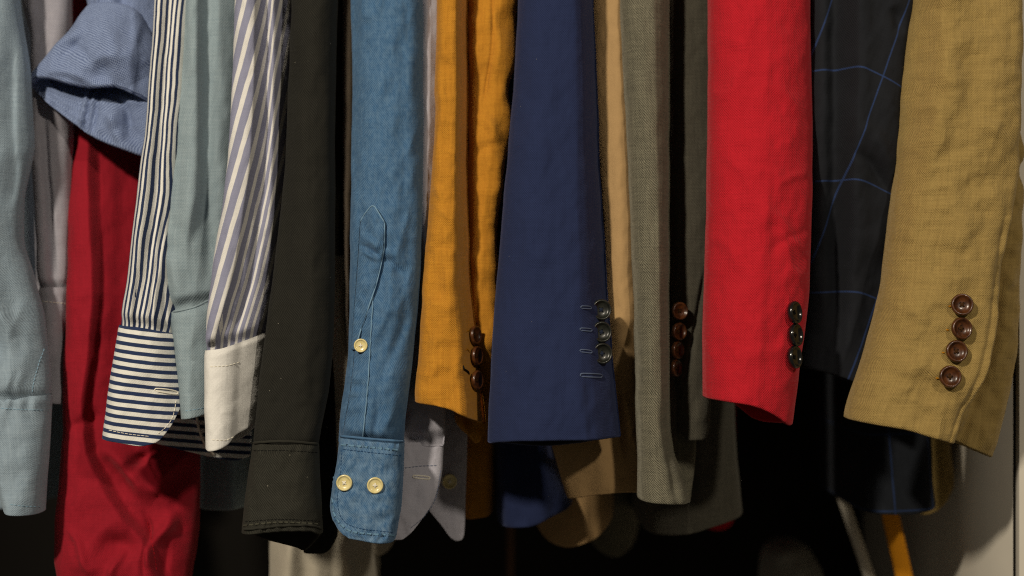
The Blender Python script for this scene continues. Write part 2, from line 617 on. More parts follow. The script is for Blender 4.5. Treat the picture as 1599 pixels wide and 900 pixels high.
def plain(name, c, rough=0.5, spec=0.5, coat=0.0, mott=0.0, mscale=40, c2=None):
    m, nt, bs = nodes_of(name)
    g = G(nt)
    tc = g.n("ShaderNodeTexCoord")
    nz = g.noise(tc.outputs["Object"], mscale, 4, 0.6)
    mr = g.n("ShaderNodeMapRange"); nt.links.new(nz, mr.inputs[0]); mr.inputs[1].default_value = 0.3; mr.inputs[2].default_value = 0.7
    a = lin(c); b = lin(c2) if c2 else tuple(x * (1 - mott) for x in a)
    nt.links.new(g.mix(mr.outputs[0], b, a), bs.inputs["Base Color"])
    bs.inputs["Roughness"].default_value = rough
    bs.inputs["Specular IOR Level"].default_value = spec
    bs.inputs["Coat Weight"].default_value = coat
    bs.inputs["Coat Roughness"].default_value = 0.12
    return m


M = {}
M['pale_blue'] = fabric('pale_blue_cotton', '#6a7d8e', '#a2b2be', 0.0014, 'plain', 0.3, 0.55, 0.10, sheen=0.2, wrinkle=0.2, bump=0.5, speck=0.05)
M['grey_oxford'] = fabric('grey_oxford_cotton', '#72727f', '#b0adb5', 0.002, 'plain', 0.9, 0.3, 0.10)
M['crimson'] = fabric('crimson_cotton', '#7a1020', '#a31728', 0.0014, 'plain', 0.2, 0.4, 0.08, speck=0.06, rough=0.8, sheen=0.15, bump=0.5, wrinkle=0.1)
M['blue_oxford'] = fabric('blue_oxford_cotton', '#223668', '#9fb0d2', 0.0022, 'plain', 1.3, 0.15, 0.10, bump=0.5)
M['navy_stripe'] = fabric('navy_striped_cotton', '#202c4a', '#2f3d60', 0.0011, 'plain', 0.5, 0.3, 0.06,
                          stripes=('u', 0.0041, [(0.46, 0.98, '#ecebe4')], 0))
M['navy_stripe_cuff'] = fabric('navy_striped_cuff_cotton', '#202c4a', '#2f3d60', 0.0011, 'plain', 0.5, 0.3, 0.06,
                               stripes=('v', 0.0064, [(0.46, 0.98, '#ecebe4')], 0))
M['chambray'] = fabric('grey_teal_chambray', '#697d88', '#9eacb2', 0.0022, 'plain', 0.4, 0.5, 0.10, speck=0.12)
M['lilac_stripe'] = fabric('lilac_striped_cotton', '#7b7d97', '#999bb0', 0.0011, 'plain', 0.5, 0.3, 0.06,
                           stripes=('u', 0.0098, [(0.10, 0.48, '#e4e2de')], 0))
M['white'] = fabric('cream_white_cotton', '#dad8d4', '#eae9e5', 0.0010, 'plain', 0.3, 0.4, 0.04)
M['black'] = fabric('faded_black_cotton', '#161613', '#292823', 0.0019, 'twill', 0.9, 0.3, 0.12, lint=0.8, sheen=0.05, speck=0.1, wrinkle=0.06)
M['black_cuff'] = fabric('worn_black_cuff_cotton', '#1b1b17', '#37362f', 0.0019, 'twill', 0.9, 0.35, 0.16, mscale=60, lint=0.8, sheen=0.05, speck=0.12)
M['denim'] = fabric('washed_blue_denim', '#1f4168', '#54799c', 0.0018, 'twill', 0.5, 0.35, 0.10, mscale=70, fade=('#7f9cb4', 0.24, 300), bump=0.4, speck=0.10)
M['denim_cuff'] = fabric('washed_blue_denim_cuff', '#1f4168', '#54799c', 0.0018, 'twill', 0.5, 0.35, 0.16, mscale=90, fade=('#8fa9be', 0.42, 240), bump=0.4, speck=0.10)
M['lavender'] = fabric('pale_lavender_cotton', '#a09fac', '#bdbbc4', 0.0011, 'plain', 0.35, 0.3, 0.05)
M['mustard'] = fabric('mustard_linen', '#a2671a', '#cf922f', 0.0016, 'plain', 0.55, 0.6, 0.12, speck=0.08, mscale=28, wrinkle=0.3, bump=0.6, sheen=0.3)
M['navy'] = fabric('navy_wool', '#171e39', '#293459', 0.0018, 'plain', 0.8, 0.2, 0.06, speck=0.08, lint=0.5, sheen=0.2, bump=0.4, wrinkle=0.07)
M['tan'] = fabric('tan_cotton', '#a08058', '#b29366', 0.0010, 'twill', 0.3, 0.2, 0.04)
M['grey_tweed'] = fabric('olive_grey_wool', '#32312a', '#827d6a', 0.0019, 'twill', 0.8, 0.6, 0.06, speck=0.3, bump=0.5)
M['charcoal'] = fabric('shade_darkened_olive_wool', '#26251f', '#59554a', 0.0019, 'twill', 0.7, 0.5, 0.06, speck=0.22, bump=0.5)  # darker version of the olive grey wool, the fold's shade put into the colour
M['red'] = fabric('scarlet_linen', '#9c0e1a', '#c82230', 0.002, 'plain', 0.75, 0.35, 0.05, speck=0.07, wrinkle=0.14, bump=0.6, sheen=0.3)
M['check'] = fabric('charcoal_windowpane_wool', '#14161a', '#212329', 0.0012, 'twill', 0.4, 0.3, 0.10,
                    pane=(0.0575, 0.086, 0.0010, '#2b3d66', 0.0, 0.0), sheen=0.04)
M['check_body'] = fabric('charcoal_windowpane_body_wool', '#14161a', '#20242b', 0.0012, 'twill', 0.4, 0.3, 0.10,
                         pane=(0.031, 0.060, 0.0010, '#243457', 0.008, 0.0), sheen=0.04)
M['khaki'] = fabric('khaki_linen', '#7c6638', '#ac9258', 0.0018, 'plain', 0.42, 0.6, 0.08, speck=0.08, mscale=25, wrinkle=0.34, bump=0.7, sheen=0.3)
M['dark_lining'] = fabric('dark_lining_satin', '#15151a', '#1d1d24', 0.0009, 'twill', 0.3, 0.2, 0.05, rough=0.6)
M['brown_wool'] = fabric('dark_brown_wool', '#4a4136', '#5d5245', 0.0014, 'twill', 0.4, 0.4, 0.1)
M['beige'] = fabric('beige_knit', '#9d9484', '#b7ae9c', 0.0016, 'rib', 0.4, 0.4, 0.06)
M['cream'] = fabric('cream_cotton', '#aaa291', '#bdb5a4', 0.0014, 'plain', 0.3, 0.4, 0.06)
M['greybag'] = fabric('grey_felt', '#7b7a72', '#8f8d84', 0.0016, 'plain', 0.4, 0.4, 0.1)
M['panel'] = plain('painted_white_panel', '#cdc6b8', 0.55, 0.3, 0, 0.05, 18)
M['frame'] = plain('painted_frame', '#d2cbbd', 0.5, 0.3, 0, 0.04, 30)
M['gap_dark'] = plain('dark_gap_strip', '#1a1612', 0.6, 0.3, 0, 0.2)
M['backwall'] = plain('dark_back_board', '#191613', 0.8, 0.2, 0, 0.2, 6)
M['cream_button'] = plain('cream_pearl_button', '#e2d59e', 0.28, 0.5, 0.3, 0, 300, '#cdbd80')
M['thread_white'] = plain('white_thread', '#e8e2d2', 0.85, 0.1)
M['thread_blue'] = plain('pale_blue_thread', '#86a6bb', 0.85, 0.1)
M['thread_denimlight'] = plain('faded_denim_edge', '#7393ad', 0.85, 0.1)
M['thread_pucker'] = plain('faded_denim_pucker', '#65869f', 0.9, 0.1)
M['thread_brown'] = plain('brown_thread', '#3f2812', 0.85, 0.1)
M['thread_navy'] = plain('navy_thread', '#232a3a', 0.85, 0.1)
M['thread_denim'] = plain('dark_blue_thread', '#28466a', 0.85, 0.1)
M['thread_worn'] = plain('worn_black_pucker', '#45443a', 0.9, 0.1)
M['thread_black'] = plain('black_thread', '#161614', 0.85, 0.1)
M['thread_grey'] = plain('slate_thread', '#56627a', 0.85, 0.1)
M['thread_mustard'] = plain('mustard_thread', '#b87d20', 0.85, 0.1)
M['thread_red'] = plain('red_thread', '#a01420', 0.85, 0.1)
M['horn'] = plain('brown_horn_button', '#5a3214', 0.34, 0.5, 0.2, 0, 260, '#241006')
M['darkhorn'] = plain('dark_olive_button', '#23251f', 0.34, 0.5, 0.12, 0, 260, '#10110e')
M['blackhorn'] = plain('black_glossy_button', '#1a1a1a', 0.2, 0.5, 0.4, 0, 260, '#090909')
M['redlining'] = fabric('red_lining', '#b0131c', '#c81c26', 0.001, 'plain', 0.3, 0.2, 0.05)
M['wood'] = plain('brown_wood', '#5b3c22', 0.5, 0.3, 0, 0.3, 30)
M['rod'] = plain('pale_rod', '#cfc8b8', 0.5, 0.4, 0, 0.1, 60)
M['strap'] = fabric('mustard_strap', '#c17a10', '#d9921c', 0.0016, 'rib', 0.4, 0.3, 0.1)
M['hole'] = plain('button_hole_dark', '#080605', 0.8, 0.1)


# ------------------------------------------------------------------ buttons
def lathe(profile, seg=28):
    V, F = [], []
    for (r, z) in profile:
        for q in range(seg):
            a = 2 * math.pi * q / seg
            V.append((r * math.cos(a), r * math.sin(a), z))
    for k in range(len(profile) - 1):
        for q in range(seg):
            F.append((k * seg + q, k * seg + (q + 1) % seg, (k + 1) * seg + (q + 1) % seg, (k + 1) * seg + q))
    return V, F


def button_mesh(name, r, h, rim, dish, mat, holes=4, hr=0.0008, hd=0.0021):
    prof = [(r * 0.55, 0), (r * 0.9, h * 0.1), (r, h * 0.45), (r * 0.985, h * 0.75), (r * 0.94, h * 0.95), (r * 0.87, h),
            (r * 0.80, h * 0.97), (r * (1 - rim), h * 0.80 - dish * 0.3), (r * (1 - rim) * 0.8, h * 0.72 - dish * 0.8), (r * 0.3, h * 0.7 - dish),
            (0.00002, h * 0.7 - dish)]
    V, F = lathe(prof)
    mi = [0] * len(F)
    zc = h * 0.7 - dish
    for k in range(holes):
        a = 2 * math.pi * (k + 0.5) / holes
        cx, cy = hd / 2 * math.cos(a), hd / 2 * math.sin(a)
        b = len(V); sg = 8
        for (rr, zz) in ((hr, zc + 0.00012), (0.00002, zc + 0.00014)):
            for q in range(sg):
                an = 2 * math.pi * q / sg
                V.append((cx + rr * math.cos(an), cy + rr * math.sin(an), zz))
        for q in range(sg):
            F.append((b + q, b + (q + 1) % sg, b + sg + (q + 1) % sg, b + sg + q)); mi.append(1)
    me = bpy.data.meshes.new(name)
    me.from_pydata(V, [], F)
    me.materials.append(mat); me.materials.append(M['hole'])
    me.polygons.foreach_set("material_index", np.array(mi, np.int32))
    me.polygons.foreach_set("use_smooth", np.ones(len(F), bool))
    me.update()
    return me


def thread_mesh(name, s, z, mat, cross=True):
    V, F = [], []
    L = [((-s, -s), (s, s)), ((-s, s), (s, -s))] if cross else [((-s, -s), (s, -s)), ((-s, s), (s, s))]
    for (a, b) in L:
        for o_ in (-0.00018, 0.00018):
            path = []
            for q in np.linspace(0, 1, 6):
                x = a[0] + (b[0] - a[0]) * q; y = a[1] + (b[1] - a[1]) * q
                path.append((x + o_, y - o_ * (1 if cross and b[1] > a[1] else -1), z + 0.0007 * math.sin(q * math.pi) - 0.0002))
            v, f = tube_mesh(path, 0.00034, 6)
            k = len(V); V += v; F += [tuple(i + k for i in g_) for g_ in f]
    me = bpy.data.meshes.new(name)
    me.from_pydata([tuple(v) for v in V], [], F)
    me.materials.append(mat)
    me.polygons.foreach_set("use_smooth", np.ones(len(F), bool))
    me.update()
    return me


B = {
    'cream': (button_mesh('shirt_button', 0.0062, 0.0026, 0.24, 0.0005, M['cream_button'], 4, 0.0004, 0.0022), thread_mesh('thread', 0.0012, 0.0017, M['thread_white'])),
    'horn': (button_mesh('jacket_button_horn', 0.0078, 0.0042, 0.28, 0.0014, M['horn'], 4, 0.0008, 0.0030), thread_mesh('thread', 0.0011, 0.0017, M['thread_brown'])),
    'dark': (button_mesh('jacket_button_dark', 0.0078, 0.0040, 0.24, 0.0012, M['darkhorn'], 4, 0.0008, 0.0030), thread_mesh('thread', 0.0011, 0.0017, M['thread_navy'])),
    'black': (button_mesh('jacket_button_black', 0.0090, 0.0050, 0.26, 0.0012, M['blackhorn'], 4, 0.0008, 0.0030), thread_mesh('thread', 0.0011, 0.0023, M['thread_black'])),
}


def button(parent, sf, px, py, kind, nrm=None, roll=0.3, scale=1.0, off=0.0, thread=True, P_=None):
    pos, n_ = sf(px, py)
    if P_ is not None:
        pos = np.array(P_)
    n_ = Vector(n_ if nrm is None else nrm).normalized()
    pos = Vector(pos) + n_ * off
    o = bpy.data.objects.new('button', B[kind][0])
    scene.collection.objects.link(o)
    o.parent = parent
    up = Vector((0, 0, 1))
    xax = up.cross(n_)
    xax = xax.normalized() if xax.length > 1e-4 else Vector((1, 0, 0))
    yax = n_.cross(xax)
    rot = Matrix((xax, yax, n_)).transposed().to_4x4() @ Matrix.Rotation(roll, 4, 'Z')
    mloc = Matrix.Translation(pos - origin_of(parent)) @ rot @ Matrix.Scale(scale, 4)
    o.matrix_local = mloc
    if thread and parent.parent is None:
        t_ = bpy.data.objects.new('thread', B[kind][1])
        scene.collection.objects.link(t_)
        t_.parent = o
    elif thread:
        t_ = bpy.data.objects.new('button_thread', B[kind][1])
        scene.collection.objects.link(t_)
        t_.parent = parent
        t_.matrix_local = mloc
    return o


def buttonhole(parent, sf, x0, y0, x1, y1, mat, w=2.2, rad=0.00055):
    """a corded loop round a slit"""
    dx, dy = x1 - x0, y1 - y0
    L = math.hypot(dx, dy); nx, ny = -dy / L * w, dx / L * w
    pts = [(x0 + nx, y0 + ny), (x1 + nx, y1 + ny), (x1 + dx / L * w * 0.9, y1 + dy / L * w * 0.9), (x1 - nx, y1 - ny), (x0 - nx, y0 - ny),
           (x0 - dx / L * w * 0.9, y0 - dy / L * w * 0.9), (x0 + nx, y0 + ny)]
    return cord('buttonhole', parent, sf, pts, mat, rad=rad, off=0.0002, stepl=2.5)


# ================================================================== the closet
def PX(px, y):
    return (px - CX) * K * (D + y) / D


def PZ(py, y):
    return Z0 + (CY - py) * K * (D + y) / D


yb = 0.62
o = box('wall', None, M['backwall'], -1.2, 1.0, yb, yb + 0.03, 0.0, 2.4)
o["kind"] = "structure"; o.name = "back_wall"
pf = 0.045
px_ = PX(1582, pf)
side = thing('closet_side_panel', 'pale painted closet side panel right of the khaki jacket', 'panel', 1590, 1500, pf)
box('panel_board', side, M['panel'], px_, px_ + 0.020, pf, yb - 0.002, 0.1, 2.3)
box('gap_strip', side, M['gap_dark'], px_ - 0.0002, px_ + 0.0011, pf - 0.003, pf - 0.0005, 0.1, 2.3)  # dark strip standing in for the shaded gap beside the face frame
box('face_frame', side, M['frame'], px_ + 0.0013, px_ + 0.14, pf - 0.012, pf - 0.0006, 0.1, 2.3, 0.0006)


# ================================================================== garments, left to right
# ---- 1 pale blue shirt
g = thing('shirt', 'pale blue cotton shirt at the left edge with a stitched cuff', 'shirt', 30, 800, 0.0, 'shirts in the closet')
sl, sf = cloth('sleeve', g, [M['pale_blue']],
               [(-420, -60, 18), (0, -70, 26), (120, -70, 42), (220, -70, 47), (320, -75, 31), (370, -75, 31), (430, -70, 46), (500, -60, 63), (560, -50, 70), (622, -38, 73), (700, -36, 72)],
               ym=0.0, T=0.06, hem=((0, 630), (1, 632)), seed=3, p=2.2, slope=0.01,
               feats=[('n', 55, 190, 3.0, 3, 0.2), ('r', 34, 70, 1.2, 5, 0.3), ('v', [(2, 100), (-8, 300), (4, 420), (28, 560), (30, 615)], 14, 12, 4.5),
                      ('v', [(24, 60), (28, 250), (20, 330)], 8, 6, -3), ('b', 14, 545, 26, 34, -6), ('w', 0, 470, 44, 520, 9, 4), ('b', 46, 560, 14, 40, 3),
                      ('w', 10, 610, 18, 560, 5, 2), ('w', 30, 612, 34, 580, 4, 2), ('w', 45, 612, 45, 575, 4, 1.5)])
stitching(sl, sf, [(69, 545), (60, 570), (52, 600), (50, 616)], M['thread_blue'], 4, 2)
cu, cf = cloth('cuff', g, [M['pale_blue']],
               [(600, -40, 75), (616, -38, 75.5), (640, -30, 74), (700, -10, 71), (760, 5, 66), (800, 14, 63)],
               ym=0.0, T=0.052, top=617, hem=((0, 782), (0.2, 796), (0.6, 799), (1, 801)), seed=4, p=2.4, slope=0.01, wob=0.5, step=3,
               feats=[('n', 30, 50, 1.0, 6), ('f', lambda x, y: 1.1 * np.sin(x / 3.1 + 2 * vnoise(x / 20, y / 20, 2)) * np.exp(-((y - 630) / 10) ** 2))])
stitching(cu, cf, [(2, 638), (40, 640), (72, 641)], M['thread_blue'], 4, 2)
stitching(cu, cf, [(16, 788), (40, 791), (63, 792)], M['thread_blue'], 4, 2)
cloth('body', g, [M['pale_blue']], [(-600, -60, 30), (500, -60, 45), (600, -50, 62), (790, -40, 66)], ym=0.34, yref=0.21, T=0.26, p=5,
      hem=((0, 800), (1, 785)), top=-600, seed=5, step=12, cstep=5)

# ---- 2 grey oxford shirt
g = thing('shirt', 'grey oxford shirt with short cuff between pale blue and crimson garments', 'shirt', 82, 628, 0.06, 'shirts in the closet')
sl, sf = cloth('sleeve', g, [M['grey_oxford']],
               [(-420, 20, 120), (0, 34, 112), (60, 48, 110), (200, 50, 112), (300, 55, 112), (420, 62, 112), (460, 62, 112)],
               ym=0.065, T=0.04, hem=((0, 462), (1, 462)), seed=7, slope=-0.004,
               feats=[('v', [(60, 0), (58, 200), (66, 440)], 8, 14, 3), ('v', [(80, 200), (86, 330), (92, 440)], 6, 5, -3.5), ('n', 40, 120, 2, 8)])
cu, cf = cloth('cuff', g, [M['grey_oxford']], [(440, 62, 112), (540, 68, 112), (628, 76, 112)],
               ym=0.063, T=0.042, top=449, hem=((0, 626), (1, 629)), seed=8, wob=0.4, feats=[('n', 30, 60, 0.8, 4)])
stitching(cu, cf, [(64, 471), (90, 473), (106, 475)], M['thread_white'], 4, 2)
cloth('body', g, [M['grey_oxford']], [(-600, 40, 105), (560, 45, 105)], ym=0.36, yref=0.24, T=0.24, p=5, hem=((0, 560), (1, 560)), top=-600, seed=9, step=14, cstep=6)

# ---- 3 crimson garment
g = thing('crimson_shirt', 'dark crimson garment hanging lowest, bagging out below the striped cuff', 'shirt', 190, 980, 0.12)
sl, sf = cloth('sleeve', g, [M['crimson']],
               [(-420, 100, 215), (0, 105, 220), (220, 109, 228), (450, 106, 245), (620, 98, 275), (700, 96, 296), (760, 91, 298), (820, 85, 297), (870, 84, 293), (900, 90, 288), (980, 100, 280)],
               ym=0.078, yref=0.052, T=0.07, dy=((200, 0.05), (330, 0.02), (460, 0.0)), hem=((0, 980), (1, 985)), seed=11, p=2.3, slope=0.02, wob=1.6,
               feats=[('s', [(150, 150), (152, 300), (158, 450), (150, 560), (141, 640), (148, 700), (165, 740), (200, 800), (236, 850), (255, 960)], 10, 11),
                      ('v', [(195, 200), (192, 450), (176, 640)], 14, 30, -3), ('w', 160, 640, 118, 672, 9, -3),
                      ('w', 160, 695, 252, 768, 15, 10), ('w', 205, 735, 262, 690, 9, -6), ('w', 245, 775, 292, 690, 12, 6), ('w', 215, 700, 262, 745, 7, 4),
                      ('b', 192, 846, 30, 20, -7), ('b', 150, 872, 24, 26, 5), ('w', 112, 815, 165, 885, 6, 2.5), ('w', 235, 880, 276, 790, 10, 7), ('b', 272, 810, 20, 40, 5),
                      ('w', 225, 795, 240, 900, 4, -3.5), ('n', 40, 60, 1.0, 13, 0.6), ('w', 185, 900, 200, 850, 6, 4), ('w', 262, 900, 255, 850, 5, -3), ('w', 262, 780, 290, 850, 8, -4)])
stitching(sl, sf, [(230, 815), (238, 850), (245, 895)], M['thread_red'], 4, 2)

# ---- 4 blue oxford shirt, sleeve rolled up
g = thing('shirt', 'blue oxford shirt with its sleeve rolled up into a wide cuff', 'shirt', 150, 250, 0.04, 'shirts in the closet')
cloth('sleeve', g, [M['blue_oxford']], [(-420, 120, 262), (-60, 126, 262), (30, 142, 262), (80, 150, 250)], ym=0.045, T=0.04, hem=((0, 70), (1, 80)), seed=15,
      feats=[('v', [(160, -300), (160, 40)], 3, 3, 2.5), ('v', [(196, -300), (196, 60)], 8, 14, -5), ('n', 40, 70, 2.0, 4)])


def uv_roll(px, py, U, V, t):
    a = 0.42
    x, y = (px - 140) * K, -(py - 100) * K
    return U * math.cos(a) + V * math.sin(a), -U * math.sin(a) + V * math.cos(a)


ro, rf = cloth('rolled_cuff', g, [M['blue_oxford']],
               [(4, 148, 186), (8, 138, 200), (16, 131, 215), (43, 113, 232), (87, 75, 250), (105, 57, 254), (118, 46, 256), (130, 42, 256), (145, 51, 256), (188, 86, 256), (220, 121, 258), (237, 160, 262), (251, 214, 268), (262, 240, 275)],
               ym=0.030, T=0.046, Trow=((4, 0.025), (30, 0.04), (90, 0.05), (260, 0.05)), top=4, close_top=10, p=2.0, slope=0.0,
               hem=((0, 128), (0.08, 121), (0.2, 124), (0.36, 133), (0.52, 139), (0.68, 137), (0.82, 147), (1, 165)),
               hemb=((0, 128), (0.04, 150), (0.12, 180), (0.25, 212), (0.45, 232), (0.7, 250), (0.92, 262), (1, 165)),
               th=0.007, inner=150, seed=16, wob=0.6, step=2.2, cstep=1.5, uv=uv_roll,
               feats=[('w', 105, 72, 165, 100, 9, -2.4), ('w', 150, 40, 225, 130, 24, 6), ('v', [(222, 40), (214, 150)], 9, 5, 2.5, 20), ('n', 60, 50, 2.5, 21), ('w', 60, 112, 135, 40, 9, 3), ('w', 95, 122, 150, 45, 8, -2.2), ('w', 70, 118, 190, 136, 8, 3), ('w', 130, 120, 232, 80, 12, 3)],
               nbk=110, nin=30,
               bfeats=[('f', lambda x, y: -27 * sstep(92, 165, y) * sstep(40, 80, x)), ('v', [(140, 130), (121, 226)], 4, 4, -4.5, 8), ('v', [(146, 130), (127, 228)], 1.8, 1.8, 3, 8), ('v', [(152, 130), (133, 230)], 3, 3, -3.5, 8), ('v', [(160, 130), (141, 230)], 5, 5, 3, 8), ('b', 175, 190, 18, 22, -5), ('w', 150, 150, 205, 235, 12, -7), ('w', 180, 150, 215, 215, 8, 5), ('n', 30, 30, 3, 5)])

# ---- 5 navy and cream striped shirt
g = thing('shirt', 'navy and cream striped shirt with horizontal stripes on its open cuff', 'shirt', 230, 690, 0.0, 'shirts in the closet')


def uv5(px, py, U, V, t):
    w = np.interp(py, [0, 300, 440, 520], [58, 55, 62, 78])
    return (t * w + 3.0 * np.sin(py / 70.0) * sstep(0.15, 0.6, t) + 2.0 * np.sin(py / 31.0 + 1) * sstep(0.4, 1.0, t)) * K * 1.1, V


sl, sf = cloth('sleeve', g, [M['navy_stripe']],
               [(-420, 262, 318), (0, 246, 304), (150, 236, 291), (300, 219, 274), (390, 208, 266), (440, 203, 268), (490, 195, 272), (520, 191, 272)],
               ym=-0.005, T=0.045, hem=((0, 512), (1, 527)), seed=21, slope=0.018, p=2.2, relief=0.9, uv=uv5, cstep=1.2,
               feats=[('v', [(272, 0), (258, 200), (246, 350), (226, 500)], 7, 6, -5.5, 60), ('v', [(256, 0), (246, 200), (230, 350), (212, 500)], 8, 8, 3.5, 60),
                      ('v', [(290, 0), (282, 200), (262, 380), (244, 500)], 9, 8, 4, 60), ('v', [(262, 330), (240, 505)], 4, 4, -3.5, 40),
                      ('v', [(226, 430), (218, 512)], 3, 4, -3, 25), ('v', [(250, 440), (248, 515)], 3, 3, 3, 25), ('v', [(258, 440), (262, 520)], 3, 3, -3, 25), ('n', 40, 120, 1.5, 2)])


def uv5c(px, py, U, V, t):
    return U, -(py - 0.14 * (px - 220)) * K * 1.02


cu, cf = cloth('cuff', g, [M['navy_stripe_cuff']],
               [(505, 190.5, 272), (530, 187, 274), (570, 180, 279), (610, 174, 285), (640, 170, 286), (690, 163.5, 284)],
               ym=-0.008, T=0.052, top=((0, 507), (0.4, 510), (1, 521)), hem=((0, 682), (0.3, 687), (0.55, 692), (0.72, 688), (0.86, 668), (0.95, 640), (1, 622)),
               hemb=((0, 682), (0.3, 676), (0.6, 660), (1, 622)), seed=22, slope=0.018, p=2.2, wob=0.3, step=3, uv=uv5c, th=0.0014,
               feats=[('n', 60, 70, 1.2, 3), ('f', lambda x, y: 0.7 * np.sin(x / 3.6) * np.exp(-((y - 507 - 0.17 * (x - 190)) / 7) ** 2))])
cu_striped = cu
stitching(cu, cf, [(170, 672), (200, 678), (235, 682)], M['thread_white'], 4, 2.4)
stitching(cu, cf, [(275, 625), (270, 650), (258, 668), (246, 678)], M['thread_white'], 4, 2.4)
buttonhole(cu, cf, 243, 609, 276, 614, M['thread_white'], 2.0)
fl, ff = cloth('cuff_underside', g, [M['navy_stripe_cuff']], [(620, 232, 392), (660, 240, 391), (690, 247, 390), (722, 262, 386)],
               ym=0.05, T=0.01, top=560, hem=((0, 690), (0.3, 702), (0.6, 713), (0.85, 719), (1, 714)), seed=23, wob=0.3, slope=0.02, uv=lambda px, py, U, V, t: (U, -(py - 0.10 * (px - 220)) * K * 1.05),
               feats=[('v', [(306, 640), (312, 680), (330, 712)], 2, 10, 2, 20)])
cord('folded_edge', fl, ff, [(306, 640), (308, 660), (314, 682), (322, 698), (334, 711)], M['thread_white'], rad=0.0011, off=0.0012)

# ---- 6 grey teal chambray shirt
g = thing('shirt', 'grey teal chambray shirt with a plain tapered cuff beside the striped cuff', 'shirt', 305, 650, 0.02, 'shirts in the closet')
sl, sf = cloth('sleeve', g, [M['chambray']],
               [(-420, 300, 395), (0, 292, 382), (150, 276, 374), (300, 260, 368), (390, 250, 362), (430, 255, 358), (470, 264, 352), (500, 270, 348)],
               ym=0.012, T=0.05, hem=((0, 494), (1, 474)), seed=25, slope=0.012, p=2.2,
               feats=[('v', [(320, -100), (318, 100), (316, 300), (300, 380)], 26, 6, 7, 60), ('v', [(334, -100), (330, 200), (330, 420)], 9, 14, -5), ('n', 40, 160, 2, 6),
                      ('w', 262, 395, 300, 470, 16, 4)])
cu, cf = cloth('cuff', g, [M['chambray']], [(465, 265, 355), (490, 268, 355), (560, 277, 345), (652, 287, 338)],
               ym=0.009, T=0.054, top=((0, 488), (0.4, 483), (1, 462)), hem=((0, 652), (0.5, 648), (1, 640)), seed=26, slope=0.01, wob=0.4, feats=[('n', 40, 70, 0.8, 9), ('f', lambda x, y: -1.2 * np.exp(-((y - 489 + 0.3 * (x - 290)) / 3.0) ** 2))])
stitching(cu, cf, [(289, 642), (310, 639), (330, 634)], M['thread_blue'], 4, 2)
cord('seam_edge', cu, cf, [(270, 487), (300, 481), (328, 468)], M['chambray'], rad=0.0008)
cloth('body', g, [M['chambray']], [(-600, 290, 400), (600, 298, 398), (800, 300, 395)], ym=0.25, yref=0.12, T=0.26, p=5, hem=((0, 795), (0.5, 796), (1, 790)), top=-600, seed=27, step=10, cstep=4,
      feats=[('v', [(360, 600), (362, 800)], 14, 14, 4)])

# ---- 7 lilac striped shirt with white cuff
g = thing('shirt', 'lilac and cream diagonally striped shirt with a plain white cuff', 'shirt', 370, 695, 0.0, 'shirts in the closet')


def uv7(px, py, U, V, t):
    ridge = np.interp(py, [-420, 0, 150, 250, 350, 440, 530], [418, 411, 405, 400, 387, 371, 347])
    d = px - ridge
    x = np.where(d < 0, d, d * 2.1)
    return (x + 0.285 * py + ridge) * K, V


sl, sf = cloth('sleeve', g, [M['lilac_stripe']],
               [(-420, 386, 470), (0, 374, 458), (100, 370, 453), (200, 366, 447), (300, 357, 441), (400, 342, 432), (470, 333, 424), (520, 329, 416), (560, 328, 412)],
               ym=-0.012, T=0.05, hem=((0, 552), (0.3, 548), (1, 530)), seed=29, slope=0.035, p=2.2, uv=uv7, cstep=1.2,
               feats=[('v', [(411, -300), (405, 150), (400, 250), (387, 350), (371, 440), (346, 532)], 30, 4, 6, 40), ('v', [(424, -300), (418, 150), (412, 300), (398, 420), (372, 520)], 5, 8, -4, 40),
                      ('v', [(436, -300), (430, 200), (424, 400)], 6, 6, 3), ('b', 336, 532, 8, 12, 3), ('w', 345, 530, 333, 548, 3, -3), ('n', 30, 120, 1.2, 9)])
cu, cf = cloth('cuff', g, [M['white']], [(510, 327, 416), (545, 326.5, 414), (620, 327, 408), (697, 329, 398)],
               ym=-0.016, T=0.056, top=((0, 546), (0.3, 543), (0.65, 532), (1, 518)), hem=((0, 694), (0.12, 698), (0.3, 696), (0.52, 688), (0.62, 676), (0.8, 668), (1, 655)), hemb=((0, 694), (0.5, 690), (1, 655)),
               seed=30, slope=0.035, wob=0.3, step=3, prof=((0, 0), (0.42, 2.5), (0.52, 1.5), (0.64, -4), (1, -9)), feats=[('n', 40, 60, 0.6, 3)])
# the cuff top slants up to the right
stitching(cu, cf, [(328, 573), (350, 572), (374, 566)], M['thread_white'], 4, 2)
stitching(cu, cf, [(331, 687), (350, 688), (366, 682)], M['thread_white'], 4, 2)

